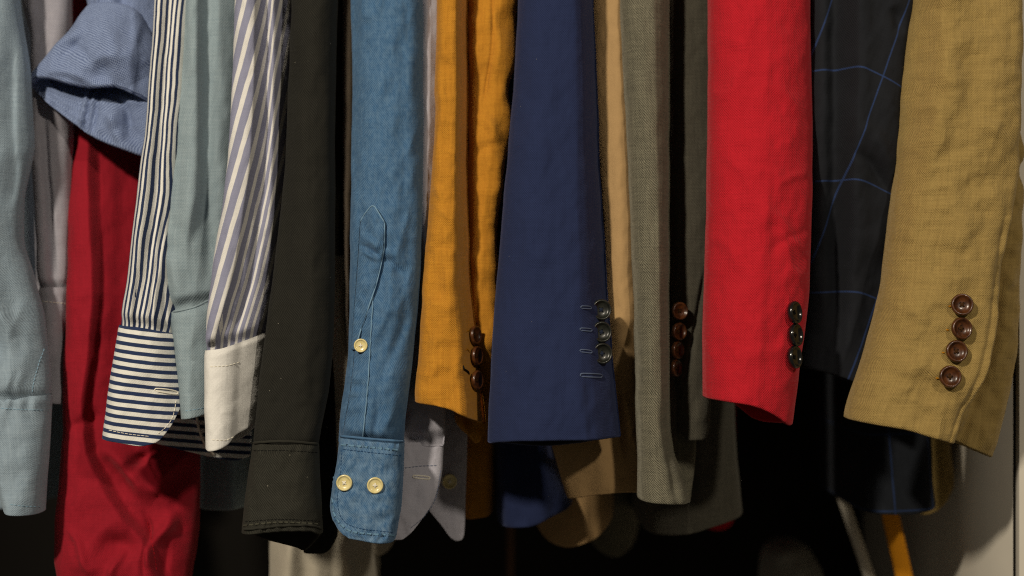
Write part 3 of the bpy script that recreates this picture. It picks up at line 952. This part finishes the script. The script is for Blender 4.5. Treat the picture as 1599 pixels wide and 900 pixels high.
# ---- 8 black shirt
g = thing('shirt', 'faded black shirt with buttonless cuff open at the bottom', 'shirt', 440, 850, 0.0, 'shirts in the closet')
sl, sf = cloth('sleeve', g, [M['black'], M['black']],
               [(-420, 464, 532), (0, 456, 527), (100, 452, 523), (250, 446, 522), (400, 430, 522), (500, 418, 520), (600, 406, 513), (690, 397, 498), (715, 395, 496)],
               ym=-0.022, T=0.05, hem=((0, 712), (1, 708)), seed=33, p=3.0,
               feats=[('n', 50, 200, 2.2, 12), ('v', [(500, 0), (494, 300), (480, 600)], 30, 20, 3), ('v', [(465, 100), (440, 500)], 10, 14, -2), ('f', lambda x, y: 0.5 * vnoise(x / 9, y / 30, 4) * sstep(640, 700, y))])
cu, cf = cloth('cuff', g, [M['black_cuff'], M['black']], [(680, 396, 496), (700, 394, 497), (740, 388, 498), (800, 381, 502), (835, 377.5, 503.5), (862, 385, 500)],
               ym=-0.023, T=0.06, top=690, hem=((0, 830), (0.12, 828), (0.35, 823), (0.65, 821), (0.88, 823), (1, 832)), hemb=((0, 830), (0.15, 846), (0.4, 857), (0.62, 864), (0.72, 868), (0.86, 855), (1, 832)),
               seed=34, wob=0.4, step=3, p=2.4, th=0.003, inner=150, feats=[('n', 40, 60, 0.8, 2), ('f', lambda x, y: 0.8 * np.sin(x / 2.6 + 3 * vnoise(x / 14, y / 14, 6)) * (np.exp(-((y - 818) / 7) ** 2) + np.exp(-((y - 697) / 5) ** 2)))])
for pts in ([(396, 704), (440, 704), (497, 707)], [(383, 815), (440, 811), (500, 814)]):
    stitching(cu, cf, pts, M['thread_black'], 4, 1.6)
cord('seam_edge', cu, cf, [(396, 692), (440, 690), (496, 694)], M['black_cuff'], rad=0.0011, off=0.0006)
cord('hem_edge', cu, cf, [(380, 827), (405, 825), (440, 821), (480, 820), (502, 826)], M['black_cuff'], rad=0.0010, off=0.0004)
stitching(cu, cf, [(381, 821), (440, 816), (500, 819)], M['thread_worn'], 4, 5, rad=0.0008, off=-0.0002, name='worn_puckers')
cloth('cuff_underside', g, [M['black']], [(560, 470, 520), (700, 470, 526), (820, 470, 528), (862, 474, 524)], ym=0.05, T=0.016, top=560,
      hem=((0, 862), (0.6, 862), (0.85, 856), (1, 838)), seed=35, wob=0.4)
cloth('body', g, [M['black']], [(-600, 452, 535), (760, 440, 520)], ym=0.27, yref=0.15, T=0.24, p=5, hem=((0, 760), (1, 755)), top=-600, seed=36, step=14, cstep=6)

# ---- brown garment between black and denim
g = thing('brown_coat', 'dark brown garment in the gap between black and denim shirts', 'coat', 570, 868, 0.1)
cloth('body', g, [M['brown_wool']], [(-600, 530, 600), (300, 528, 606), (600, 540, 612), (700, 545, 612)], ym=0.16, yref=0.09, T=0.14, p=3, hem=((0, 690), (1, 700)), top=-600, seed=38, step=8, cstep=3,
      feats=[('v', [(542, -300), (540, 700)], 8, 10, 5)])
g = thing('knit_top', 'beige knitted top showing its hem below the denim cuff', 'top', 570, 868, 0.16)
cloth('body', g, [M['beige']], [(400, 530, 612), (800, 534, 610), (870, 538, 606)], ym=0.26, yref=0.17, T=0.16, p=4, hem=((0, 866), (0.5, 862), (0.8, 870), (1, 866)), top=300, seed=39, step=6, cstep=3,
      feats=[('v', [(575, 700), (572, 870)], 10, 12, 4)])
g = thing('cream_top', 'cream garment hanging to the bottom edge behind the black cuff', 'top', 490, 1010, 0.22)
cloth('body', g, [M['cream']], [(500, 405, 570), (850, 404, 574), (1000, 402, 578)], ym=0.20, yref=0.11, T=0.16, p=3.5, hem=((0, 1010), (1, 1010)), top=400, seed=40, step=6, cstep=3,
      feats=[('v', [(455, 700), (450, 1000)], 18, 14, 7), ('v', [(515, 700), (520, 1000)], 14, 20, -7), ('n', 40, 100, 3, 2)])

# ---- 9 denim shirt
g = thing('shirt', 'washed blue denim shirt with cream buttons on placket and rounded cuff', 'shirt', 580, 840, 0.0, 'shirts in the closet')
sl, sf = cloth('sleeve', g, [M['denim']],
               [(-420, 546, 662), (0, 548, 660), (150, 549, 661), (300, 548, 660), (420, 546, 656), (520, 545, 648), (600, 538, 640), (660, 531, 632), (700, 528, 630)],
               ym=-0.012, T=0.055, hem=((0, 690), (1, 700)), seed=43, p=2.4,
               feats=[('v', [(612, -300), (610, 200), (618, 420), (600, 660)], 40, 26, 3.5), ('v', [(646, -300), (646, 300)], 10, 8, 2), ('v', [(556, -200), (556, 300)], 6, 10, -2.5),
                      ('n', 30, 60, 1.7, 14), ('r', 28, 40, 0.8, 15, 0.3), ('w', 598, 405, 640, 430, 5, -2.5), ('w', 598, 395, 630, 398, 5, 2), ('w', 612, 430, 590, 560, 9, 3), ('w', 630, 440, 610, 620, 8, -2.5),
                      ('w', 620, 610, 600, 690, 8, 2.5), ('w', 588, 600, 596, 690, 7, -2),
                      ('f', lambda x, y: 0.9 * np.sin(y / 4.6 + 2.5 * vnoise(x / 20, y / 25, 8)) * np.exp(-((x - (560 - (y - 560) * 0.13)) / 14) ** 2) * sstep(540, 590, y)),
                      ('f', lambda x, y: 1.0 * np.sin(x / 5.0 + 3 * vnoise(x / 20, y / 30, 8)) * np.exp(-((y - 690) / 16) ** 2))])
# under placket, then the pointed over-placket twisting open
up, uf_ = cloth('placket', sl, [M['denim']], [(440, 568, 584), (520, 556, 580), (600, 548, 575), (682, 534, 568)], top=440, hem=((0, 684), (1, 686)), base=sf, lift=0.0015, inner=0, step=5, cstep=2.2, wob=0.2, seed=44,
                feats=[('f', lambda x, y: 0.6 * np.sin(y / 4.2 + 2.5 * vnoise(x / 20, y / 25, 8)))])
op, of_ = cloth('placket', sl, [M['denim']], [(320, 581, 583), (326, 575, 588), (336, 567, 594), (347, 562.5, 601), (380, 560, 600.5), (410, 558, 596), (440, 556, 589), (480, 553, 576), (520, 550, 563), (545, 549, 558)],
                top=320, hem=((0, 546), (1, 546)), base=sf, lift=0.0045, inner=0, step=3, cstep=1.8, wob=0.2, seed=45,
                feats=[('w', 560, 370, 598, 386, 5, 2.6), ('w', 558, 384, 596, 398, 3.5, -3), ('w', 558, 394, 594, 404, 4, 2.4), ('n', 14, 16, 0.6, 3), ('b', 582, 348, 8, 8, 1.0)])
for pts in ([(563, 347), (572, 332), (582, 322), (592, 335), (600, 348)], [(600, 348), (599.5, 382), (595, 410), (588, 440), (575, 480), (562, 520), (557, 540)]):
    cord('placket_edge', op, of_, pts, M['thread_blue'], rad=0.0007, off=0.0004) if False else cord('placket_edge', sl, of_, pts, M['thread_denimlight'], rad=0.0006, off=0.0003)
cord('placket_shadow_edge', sl, sf, [(602.5, 350), (602, 382), (597.5, 410), (590.5, 440), (577.5, 480), (564.5, 520)], M['thread_denim'], rad=0.0007, off=0.0002)
cord('placket_edge', sl, uf_, [(583, 444), (579, 520), (574, 600), (566, 684)], M['thread_denimlight'], rad=0.0005, off=0.0003)
button(sl, uf_, 564.5, 540, 'cream', nrm=(-0.05, -1, 0.05), off=0.003, scale=0.86, roll=0.9)
cu, cf = cloth('cuff', g, [M['denim_cuff']],
               [(682, 531, 631), (720, 527, 630), (760, 520, 628), (790, 517, 626), (815, 521, 622), (845, 530, 617)],
               ym=-0.016, T=0.056, top=((0, 681), (1, 690)), hem=((0, 785), (0.04, 804), (0.12, 822), (0.25, 832), (0.5, 837), (0.8, 840), (1, 841)), hemb=((0, 785), (0.1, 815), (0.3, 828), (1, 841)), seed=47, wob=0.3, step=2.5, p=3.6, th=0.0022,
               feats=[('n', 26, 26, 0.9, 5), ('f', lambda x, y: 0.8 * np.sin(x / 3.0 + 3 * vnoise(x / 15, y / 15, 6)) * (np.exp(-((y - 832) / 6) ** 2) + np.exp(-((y - 690) / 6) ** 2))),
                      ('f', lambda x, y: 0.8 * np.sin(y / 3.2 + 3 * vnoise(x / 15, y / 15, 6)) * np.exp(-((x - 524) / 5) ** 2))])
for pts in ([(536, 702), (580, 707), (628, 712)], [(534, 702), (532, 740), (527, 780), (530, 802), (542, 818), (560, 825), (617, 832)]):
    stitching(cu, cf, pts, M['thread_denim'], 4, 1.4)
for pts in ([(522, 745), (519, 775), (521, 800), (533, 820), (552, 831), (617, 837)], [(534, 695), (580, 699), (628, 704)]):
    stitching(cu, cf, pts, M['thread_pucker'], 5, 6, rad=0.0010, off=-0.0004, name='worn_puckers')
cord('seam_edge', cu, cf, [(532, 681.5), (580, 686), (631, 690)], M['denim'], rad=0.0010)
button(cu, cf, 538.5, 754, 'cream', nrm=(-0.12, -1, 0.05), off=0.0006, roll=0.1)
button(cu, cf, 586, 758, 'cream', nrm=(0.02, -1, 0.05), off=0.0006, roll=0.7)
cloth('body', g, [M['denim']], [(-600, 560, 655), (700, 560, 650)], ym=0.40, yref=0.32, T=0.16, p=5, hem=((0, 640), (1, 640)), top=-600, seed=48, step=14, cstep=6)

# ---- 10 lavender shirt
g = thing('shirt', 'pale lavender shirt with two rounded cuff ends beside the denim cuff', 'shirt', 670, 840, 0.04, 'shirts in the closet')
sl, sf = cloth('sleeve', g, [M['lavender']],
               [(-420, 650, 694), (0, 652, 690), (150, 652, 686), (300, 650, 682), (420, 640, 690), (560, 620, 694), (640, 615, 696), (700, 612, 694)],
               ym=0.001, T=0.02, hem=((0, 696), (1, 696)), seed=51, dy=((300, 0.0), (600, 0.024)),
               feats=[('v', [(668, -300), (668, 250), (664, 600)], 10, 8, 3), ('n', 40, 90, 2, 4)])
cu, cf = cloth('cuff', g, [M['lavender']], [(690, 606, 692.5), (730, 606, 691), (770, 606, 684), (800, 606, 676), (842, 606, 664)],
               ym=0.03, T=0.02, top=690, hem=((0, 841), (0.35, 840), (0.6, 829), (0.8, 808), (0.93, 785), (1, 755)), hemb=((0, 841), (0.5, 800), (1, 755)), seed=52, wob=0.3, step=2.5, feats=[('n', 40, 60, 0.8, 3)])
stitching(cu, cf, [(632, 731), (660, 728), (686, 727)], M['thread_grey'], 4, 1.6)
stitching(cu, cf, [(688, 735), (681, 775), (664, 805), (640, 826)], M['thread_grey'], 4, 1.6)
buttonhole(cu, cf, 646, 744.5, 670, 747, M['thread_white'], 1.8)
fl, ff = cloth('cuff_underside', g, [M['lavender']], [(640, 655, 730), (720, 660, 729), (790, 666, 727), (820, 680, 726), (845, 690, 724)],
               ym=0.075, T=0.012, top=600, hem=((0, 792), (0.2, 818), (0.45, 838), (0.7, 843), (0.92, 842), (1, 836)), hemb=((0, 792), (0.5, 835), (1, 836)), seed=53, wob=0.3, step=3)
button(fl, ff, 701, 752, 'cream', nrm=(0.3, -1, 0.05), off=0.0006, roll=0.4)

# ---- 11 mustard jacket
g = thing('jacket', 'mustard yellow linen jacket left of the navy jacket', 'jacket', 730, 660, 0.0, 'jackets in the closet')
sl, sf = cloth('sleeve', g, [M['mustard'], M['mustard']],
               [(-420, 692, 734), (0, 684, 729), (120, 681, 729), (250, 676, 730), (330, 670, 731), (420, 662, 733), (500, 656, 742), (580, 651, 750), (625, 648, 755), (662, 648, 759)],
               ym=0.004, T=0.06, hem=((0, 625), (0.25, 627), (0.5, 633), (0.7, 643), (0.85, 653), (1, 662)), hemb=((0, 625), (0.3, 628), (0.7, 655), (1, 662)), seed=57, p=2.8, th=0.003, wob=1.6,
               prof=((0, 0), (0.35, 3), (0.66, 5), (0.74, 2), (0.86, -12), (1, -22)), slope=0.008,
               feats=[('n', 60, 46, 1.4, 3), ('n', 22, 70, 1.0, 7), ('w', 668, 540, 722, 520, 8, 1.2), ('w', 684, 170, 726, 150, 7, 1.3), ('w', 672, 290, 700, 320, 6, 1.2), ('r', 34, 22, 0.9, 31, 0.2), ('w', 672, 330, 720, 345, 7, 1.6), ('w', 680, 240, 722, 262, 8, -1.6), ('w', 660, 470, 715, 480, 9, 1.6), ('w', 690, 90, 725, 120, 8, 1.4), ('w', 665, 400, 715, 380, 7, -1.3)])
for (bx, by, of) in ((737, 524, 0.002), (738.5, 556, 0.003), (738, 594, 0.004)):
    button(sl, sf, bx, by, 'horn', nrm=(0.93, -0.5, 0.06), off=of * 0.5, scale=0.98, roll=bx)
for q in ((728, 519, 734, 522), (726, 548, 733, 551)):
    cord('buttonhole', sl, sf, [(q[0], q[1]), ((q[0] + q[2]) / 2, q[1] - 3), (q[2], q[3])], M['thread_mustard'], rad=0.0006)
cord('loose_thread', sl, sf, [(722, 571), (723, 576), (729, 580), (732, 585)], M['thread_black'], rad=0.0007, off=0.0008)
sl2, sf2 = cloth('sleeve_fold', g, [M['mustard']],
                 [(-420, 716, 814), (0, 716, 806), (90, 718, 806), (140, 718, 795), (200, 718, 799), (260, 718, 788), (380, 720, 776), (500, 722, 778), (600, 716, 774), (650, 708, 768), (690, 735, 760)],
                 ym=0.028, T=0.04, slope=-0.006, dy=((0, 0.0), (500, 0.0), (600, 0.022)), hem=((0, 668), (0.3, 688), (0.55, 686), (1, 660)), seed=58, p=2.6, wob=2.2,
                 feats=[('v', [(726, -300), (728, 300), (732, 660)], 10, 9, -10), ('v', [(768, -100), (770, 60), (756, 160)], 2.5, 2.5, -1.6), ('n', 50, 45, 3, 8), ('w', 745, 180, 795, 240, 9, 3), ('w', 742, 250, 790, 215, 9, -3)])
cloth('body', g, [M['mustard']], [(-600, 722, 790), (600, 720, 785), (700, 722, 775), (812, 722, 770)], ym=0.26, yref=0.13, T=0.26, p=5, hem=((0, 812), (1, 805)), top=-600, seed=59, step=10, cstep=4)

# ---- 12 navy jacket
g = thing('jacket', 'navy blue wool jacket with three dark sleeve buttons and an empty buttonhole', 'jacket', 865, 690, 0.0, 'jackets in the closet')
sl, sf = cloth('sleeve', g, [M['navy'], M['dark_lining']],
               [(-420, 818, 916), (0, 809, 927), (120, 803, 933), (250, 792, 937), (350, 783, 943), (450, 775, 949), (550, 768, 957), (640, 763, 966), (690, 761, 971), (712, 763, 969)],
               ym=-0.012, T=0.075, hem=((0, 690), (0.08, 685), (0.3, 680.5), (0.6, 680), (0.85, 680.5), (0.96, 681), (1, 682)), hemb=((0, 690), (0.15, 697), (0.4, 702), (0.7, 697), (0.92, 687), (1, 682)), seed=61, p=2.8, th=0.003, inner=110,
               prof=((0, -4), (0.25, 0), (0.55, 3), (0.72, 4), (0.79, 1), (0.9, -11), (1, -20)), slope=0.004, wob=0.8,
               feats=[('n', 70, 160, 2.0, 23), ('b', 930, 630, 40, 40, 2), ('v', [(912, 580), (925, 690)], 8, 20, -2, 30), ('v', [(840, 100), (815, 600)], 18, 30, 1.5)])
for k, (bx, by) in enumerate(((936.5, 484.5), (937, 519), (938, 552.5))):
    button(sl, sf, bx, by, 'dark', nrm=(0.30, -1, 0.08), off=0.0012, scale=1.06, roll=0.4 * k)
for (x0, y0, x1, y1) in ((908, 480, 922, 481), (907, 514.5, 923, 516), (907, 548, 923, 550)):
    buttonhole(sl, sf, x0, y0, x1, y1, M['thread_grey'], 1.8, 0.0005)
buttonhole(sl, sf, 908, 586, 938, 587.5, M['thread_grey'], 2.4, 0.0006)
cloth('body', g, [M['navy']], [(-600, 770, 900), (500, 770, 880), (690, 768, 864), (760, 770, 888), (800, 772, 901), (830, 775, 902)], ym=0.25, yref=0.12, T=0.26, p=4.5,
      hem=((0, 826), (0.4, 822), (0.7, 806), (1, 792)), top=-600, seed=63, step=8, cstep=3, feats=[('v', [(840, 500), (846, 820)], 20, 16, 5)])

# ---- 13 tan garment
g = thing('tan_coat', 'tan cotton coat between navy and olive grey jackets', 'coat', 930, 775, 0.08)
sl, sf = cloth('sleeve', g, [M['tan']],
               [(-420, 918, 975), (0, 922, 980), (200, 930, 988), (400, 942, 994), (560, 944, 1000), (640, 938, 1002), (690, 862, 1010), (720, 869, 1012), (776, 885, 1014)],
               ym=0.016, T=0.03, dy=((500, 0.0), (640, 0.036), (776, 0.036)), hem=((0, 777), (0.4, 768), (0.7, 765), (1, 767)), seed=65, p=2.4,
               feats=[('v', [(960, -300), (966, 300), (972, 560)], 16, 16, 3), ('v', [(972, 620), (990, 700)], 8, 5, 5, 30), ('v', [(962, 620), (975, 700)], 5, 5, -5, 25), ('w', 990, 640, 985, 700, 4, -4), ('v', [(940, 690), (950, 770)], 24, 20, 4, 20)])
cloth('body', g, [M['tan']], [(-600, 900, 990), (600, 880, 985), (760, 840, 968), (800, 832, 966), (856, 838, 962)], ym=0.29, yref=0.17, T=0.24, p=3.5,
      hem=((0, 826), (0.15, 846), (0.4, 854), (0.7, 844), (1, 815)), top=-600, seed=66, step=8, cstep=3)

# ---- 14 olive grey jacket
g = thing('jacket', 'light olive grey wool jacket with a long plain sleeve beside the tan coat', 'jacket', 1040, 780, 0.02, 'jackets in the closet')
sl, sf = cloth('sleeve', g, [M['grey_tweed'], M['dark_lining']],
               [(-420, 962, 1044), (0, 967, 1046), (150, 974, 1046), (300, 982, 1046), (450, 988, 1046), (560, 992, 1046), (660, 994, 1047), (700, 995, 1052), (740, 996, 1066), (782, 996, 1078)],
               ym=0.004, T=0.055, hem=((0, 777), (0.4, 779), (0.7, 781), (1, 784)), seed=69, p=2.6, th=0.003,
               prof=((0, -2), (0.45, 2), (0.62, 2), (0.72, -1), (1, -14)), feats=[('n', 40, 150, 1.6, 3), ('v', [(1030, 640), (1052, 780)], 6, 8, -3, 30)], wob=0.8)
cloth('sleeve_lower', g, [M['grey_tweed']], [(560, 1030, 1090), (700, 1035, 1088), (784, 1040, 1078)], ym=0.055, T=0.02, hem=((0, 782), (1, 782)), top=520, seed=71)
cloth('back_body', g, [M['grey_tweed']], [(-600, 940, 1010), (700, 920, 1010), (800, 908, 1012), (882, 915, 1012)], ym=0.40, yref=0.26, T=0.2, p=2.6,
      hem=((0, 830), (0.2, 866), (0.5, 880), (0.8, 868), (1, 840)), top=-600, seed=73, step=8, cstep=4)

# ---- second olive grey jacket, shade of the fold put into its wool colour
g = thing('jacket', 'shade-darkened olive wool jacket with four brown buttons, left of the red jacket', 'jacket', 1085, 800, 0.05, 'jackets in the closet')
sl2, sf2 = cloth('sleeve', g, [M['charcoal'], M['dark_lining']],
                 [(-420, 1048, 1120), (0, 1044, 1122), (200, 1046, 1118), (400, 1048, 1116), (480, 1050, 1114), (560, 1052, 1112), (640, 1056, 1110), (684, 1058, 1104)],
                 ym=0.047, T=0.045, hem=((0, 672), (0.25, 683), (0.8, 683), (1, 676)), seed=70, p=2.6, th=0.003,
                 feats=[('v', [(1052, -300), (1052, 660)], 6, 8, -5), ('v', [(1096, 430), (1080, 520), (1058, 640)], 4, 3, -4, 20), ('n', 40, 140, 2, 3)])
for k, (bx, by, nx) in enumerate(((1059.5, 486, 0.5), (1058, 518, 0.8), (1055, 547, 1.2), (1052.5, 575, 1.6))):
    yy = sf2(1072, by)[0][1] - 0.011
    button(sl2, sf2, bx, by, 'horn', nrm=(nx * 0.9, -1, 0.05), scale=0.92, roll=k * 0.5, P_=(PX(bx, yy), yy, PZ(by, yy)))
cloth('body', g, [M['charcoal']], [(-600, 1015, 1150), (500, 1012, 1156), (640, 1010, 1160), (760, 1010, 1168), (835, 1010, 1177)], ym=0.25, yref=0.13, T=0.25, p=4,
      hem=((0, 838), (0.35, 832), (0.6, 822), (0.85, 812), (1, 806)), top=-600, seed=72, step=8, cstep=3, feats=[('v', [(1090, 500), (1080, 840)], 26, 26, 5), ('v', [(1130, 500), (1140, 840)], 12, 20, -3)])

# ---- 15 red jacket
g = thing('jacket', 'bright red linen jacket with three glossy black sleeve buttons', 'jacket', 1180, 660, 0.0, 'jackets in the closet')
sl, sf = cloth('sleeve', g, [M['red'], M['red']],
               [(-420, 1106, 1262), (0, 1106, 1267), (120, 1107, 1269), (250, 1105, 1271), (350, 1103, 1269), (450, 1100, 1266), (550, 1098, 1254), (622, 1098, 1245), (664, 1100, 1240)],
               ym=-0.018, T=0.07, hem=((0, 619), (0.2, 622), (0.4, 626), (0.6, 635), (0.8, 650), (0.93, 661), (1, 663)), hemb=((0, 619), (0.3, 626), (0.5, 645), (0.62, 657), (0.8, 663), (1, 663)), seed=75, p=2.8, th=0.003, inner=100, wob=1.2,
               prof=((0, -5), (0.2, 0), (0.48, 3.5), (0.56, 2), (0.8, -4), (1, -12)), slope=0.006,
               feats=[('n', 60, 140, 1.6, 33), ('w', 1200, 300, 1262, 262, 6, 1.5), ('w', 1180, 330, 1245, 375, 6, 1.6), ('w', 1190, 400, 1262, 350, 7, -1.6), ('w', 1205, 372, 1262, 392, 5, 1.5), ('w', 1120, 250, 1160, 275, 8, 1), ('w', 1215, 420, 1262, 440, 7, 1.6),
                      ('w', 1195, 150, 1262, 180, 9, 1.2), ('r', 45, 45, 0.9, 3, 0.4), ('r', 30, 50, 0.6, 19, -0.4), ('w', 1120, 380, 1150, 420, 8, 1.2), ('w', 1130, 560, 1215, 540, 12, 0.9)])
for k, (bx, by) in enumerate(((1234.5, 489), (1236, 524), (1234.5, 558.5))):
    button(sl, sf, bx, by, 'black', nrm=(0.93, -0.72, 0.12), off=0.001, scale=0.98, roll=0.5 * k + 0.3)
cloth('body', g, [M['red']], [(-600, 1110, 1190), (500, 1105, 1175), (640, 1100, 1160), (832, 1096, 1156)], ym=0.42, yref=0.30, T=0.22, p=4, hem=((0, 826), (0.5, 830), (1, 818)), top=-600, seed=76, step=10, cstep=4)

# ---- 16 charcoal windowpane jacket
g = thing('jacket', 'dark charcoal jacket with thin blue windowpane lines', 'jacket', 1340, 600, 0.05, 'jackets in the closet')


def uv16(px, py, U, V, t):
    return (px + 0.36 * (py - 130) - 1365) * K, -(py - 0.52 * 9.0 * np.logaddexp(0, (px - 1332) / 9.0) + 0.05 * (px - 1332) - 110) * K


sl, sf = cloth('sleeve', g, [M['check'], M['dark_lining']],
               [(-420, 1262, 1440), (0, 1262, 1424), (60, 1262, 1412), (150, 1262, 1402), (250, 1262, 1398), (400, 1260, 1395), (500, 1256, 1380), (560, 1250, 1360), (605, 1246, 1345)],
               ym=0.05, T=0.055, dy=((-400, -0.06), (180, -0.055), (430, -0.012), (520, 0.0)), hem=((0, 572), (0.3, 578), (0.7, 590), (1, 604)), seed=81, p=2.8, uv=uv16, slope=-0.012, th=0.003,
               feats=[('v', [(1325, -200), (1330, 110), (1322, 300), (1310, 560)], 10, 22, 5), ('v', [(1300, -200), (1302, 500)], 14, 14, -10), ('w', 1320, 240, 1395, 310, 9, -4), ('w', 1330, 200, 1396, 270, 16, 5), ('b', 1370, 160, 20, 40, 2), ('w', 1380, 20, 1400, 60, 10, -4), ('n', 50, 90, 1.8, 4)])
cloth('body', g, [M['check_body']], [(-600, 1330, 1470), (500, 1340, 1472), (700, 1345, 1470), (800, 1348, 1476)], ym=0.25, yref=0.13, T=0.25, p=4.5, hem=((0, 802), (0.5, 802), (0.8, 797), (1, 790)), top=-600, seed=82, step=8, cstep=3,
      uv=lambda px, py, U, V, t: ((px - 0.08 * (py - 700) - 1372) * K, -(py + 0.05 * (px - 1400) - 797) * K))

# ---- 17 khaki jacket
g = thing('jacket', 'khaki linen jacket with four brown horn buttons at the right edge', 'jacket', 1450, 710, 0.0, 'jackets in the closet')
sl, sf = cloth('sleeve', g, [M['khaki'], M['khaki']],
               [(-420, 1440, 1592), (0, 1422, 1590), (80, 1412, 1588), (150, 1404, 1585), (250, 1400, 1583), (330, 1394, 1574), (420, 1383, 1556), (500, 1368, 1549), (580, 1345, 1530), (655, 1323, 1491), (692, 1322, 1480)],
               ym=-0.022, T=0.07, hem=((0, 653), (0.25, 659), (0.45, 664), (0.7, 675), (1, 688)), hemb=((0, 653), (0.5, 660), (1, 688)), seed=85, p=3.4, th=0.0032, wob=1.4,
               prof=((0, -12), (0.15, -4), (0.35, 1), (0.7, 3), (1, 4)), slope=0.0,
               feats=[('n', 70, 150, 3.0, 43), ('n', 40, 26, 1.1, 44), ('r', 60, 30, 0.8, 71, -0.2), ('r', 26, 40, 0.6, 72, 0.3), ('w', 1420, 330, 1520, 345, 10, 1.8), ('w', 1410, 400, 1500, 390, 9, -1.6), ('v', [(1460, -300), (1450, 120), (1432, 300)], 16, 26, 4, 60), ('w', 1390, 560, 1480, 590, 14, 1.5), ('w', 1380, 600, 1440, 570, 10, -1.2),
                      ('w', 1500, 200, 1570, 230, 10, 1.8), ('w', 1380, 480, 1440, 500, 8, 1.2), ('r', 50, 40, 0.7, 7, 0.2),
                      ('v', [(1568, 335), (1553, 420), (1543, 500), (1524, 580), (1496, 640), (1478, 692)], 5, 4, 2.2, 30), ('v', [(1556, 335), (1541, 420), (1531, 500), (1512, 580), (1484, 640), (1466, 692)], 4, 4, -1.0, 30)])
for k, (bx, by, nx) in enumerate(((1500.5, 477, -0.05), (1497, 514, 0.25), (1490.5, 549.5, 0.1), (1481, 589, 0.05))):
    button(sl, sf, bx, by, 'horn', nrm=(nx, -1, 0.12), off=0.002, scale=1.08, roll=0.8 * k)
    for sd in (-1, 1):
        cord('buttonhole', sl, sf, [(bx + sd * 15, by + 2), (bx + sd * 20, by + 1)], M['thread_mustard'], rad=0.0008, off=0.0004, stepl=2)
sl2, sf2 = cloth('vent_flap', g, [M['khaki'], M['khaki']],
                 [(-420, 1520, 1606), (0, 1530, 1597), (80, 1535, 1588), (150, 1540, 1590), (230, 1545, 1597), (330, 1540, 1596), (450, 1510, 1592), (520, 1500, 1589), (600, 1480, 1578), (712, 1465, 1551)],
                 ym=0.022, T=0.042, hem=((0, 676), (0.3, 690), (0.6, 700), (1, 713)), seed=86, p=2.6, th=0.003, slope=0.006, wob=1.4,
                 feats=[('n', 30, 34, 2.2, 53), ('w', 1545, 500, 1585, 520, 9, 2.2), ('w', 1535, 560, 1580, 580, 9, 2), ('w', 1550, 460, 1590, 450, 8, -2), ('w', 1515, 630, 1560, 640, 9, 1.5), ('v', [(1552, 400), (1545, 500), (1520, 600), (1490, 690)], 8, 10, -4)])
cloth('body', g, [M['khaki']], [(-600, 1430, 1560), (600, 1420, 1530), (700, 1422, 1512), (760, 1424, 1519), (810, 1430, 1490)], ym=0.30, yref=0.16, T=0.24, p=3.5, hem=((0, 806), (0.4, 808), (0.75, 798), (1, 764)), top=-600, seed=87, step=8, cstep=3)


# ================================================================== things low at the back
def slanted(name, label, cat, mat, x0, y0, x1, y1, w, y, th, rnd=False):
    g_ = thing(name, label, cat, x1, y1, y)
    a = np.array([PX(x0, y), y, PZ(y0, y)]); b = np.array([PX(x1, y), y - 0.01, PZ(y1, y)])
    path = [a + (b - a) * q for q in np.linspace(0, 1, 24)]
    v, f = tube_mesh(path, w / 2, 14)
    v = np.array(v)
    v[:, 1] = y + (v[:, 1] - y) * th
    L = np.linalg.norm(b - a)
    uvq = []
    for (i0, i1, i2, i3) in f:
        for q in (i0, i1, i2, i3):
            uvq.append((v[q][0], v[q][2]))
    mesh_from('strip', v, f, [mat], uvs=uvq, parent=g_)
    return g_


slanted('hanger_rod', 'pale thin rod slanting below the windowpane jacket', 'rod', M['rod'], 1310, 760, 1375, 960, 0.0105, 0.27, 1.0)
slanted('strap', 'mustard strap slanting down at the bottom beside the pale rod', 'strap', M['strap'], 1376, 740, 1424, 960, 0.016, 0.21, 0.35)
slanted('wooden_slat', 'thin dark brown slat upright below the navy jacket', 'slat', M['wood'], 797, 780, 797, 980, 0.0085, 0.40, 0.5)
g = thing('felt_bag', 'grey soft bag in the dark at the bottom below the red jacket', 'bag', 1230, 1000, 0.40)
cloth('bag_body', g, [M['greybag']], [(842, 1218, 1242), (850, 1200, 1258), (870, 1190, 1272), (900, 1186, 1286), (1000, 1180, 1300)], ym=0.40, T=0.08, top=842, close_top=20, hem=((0, 1000), (1, 1000)), seed=91, p=2.2,
      feats=[('n', 40, 50, 3, 3)])
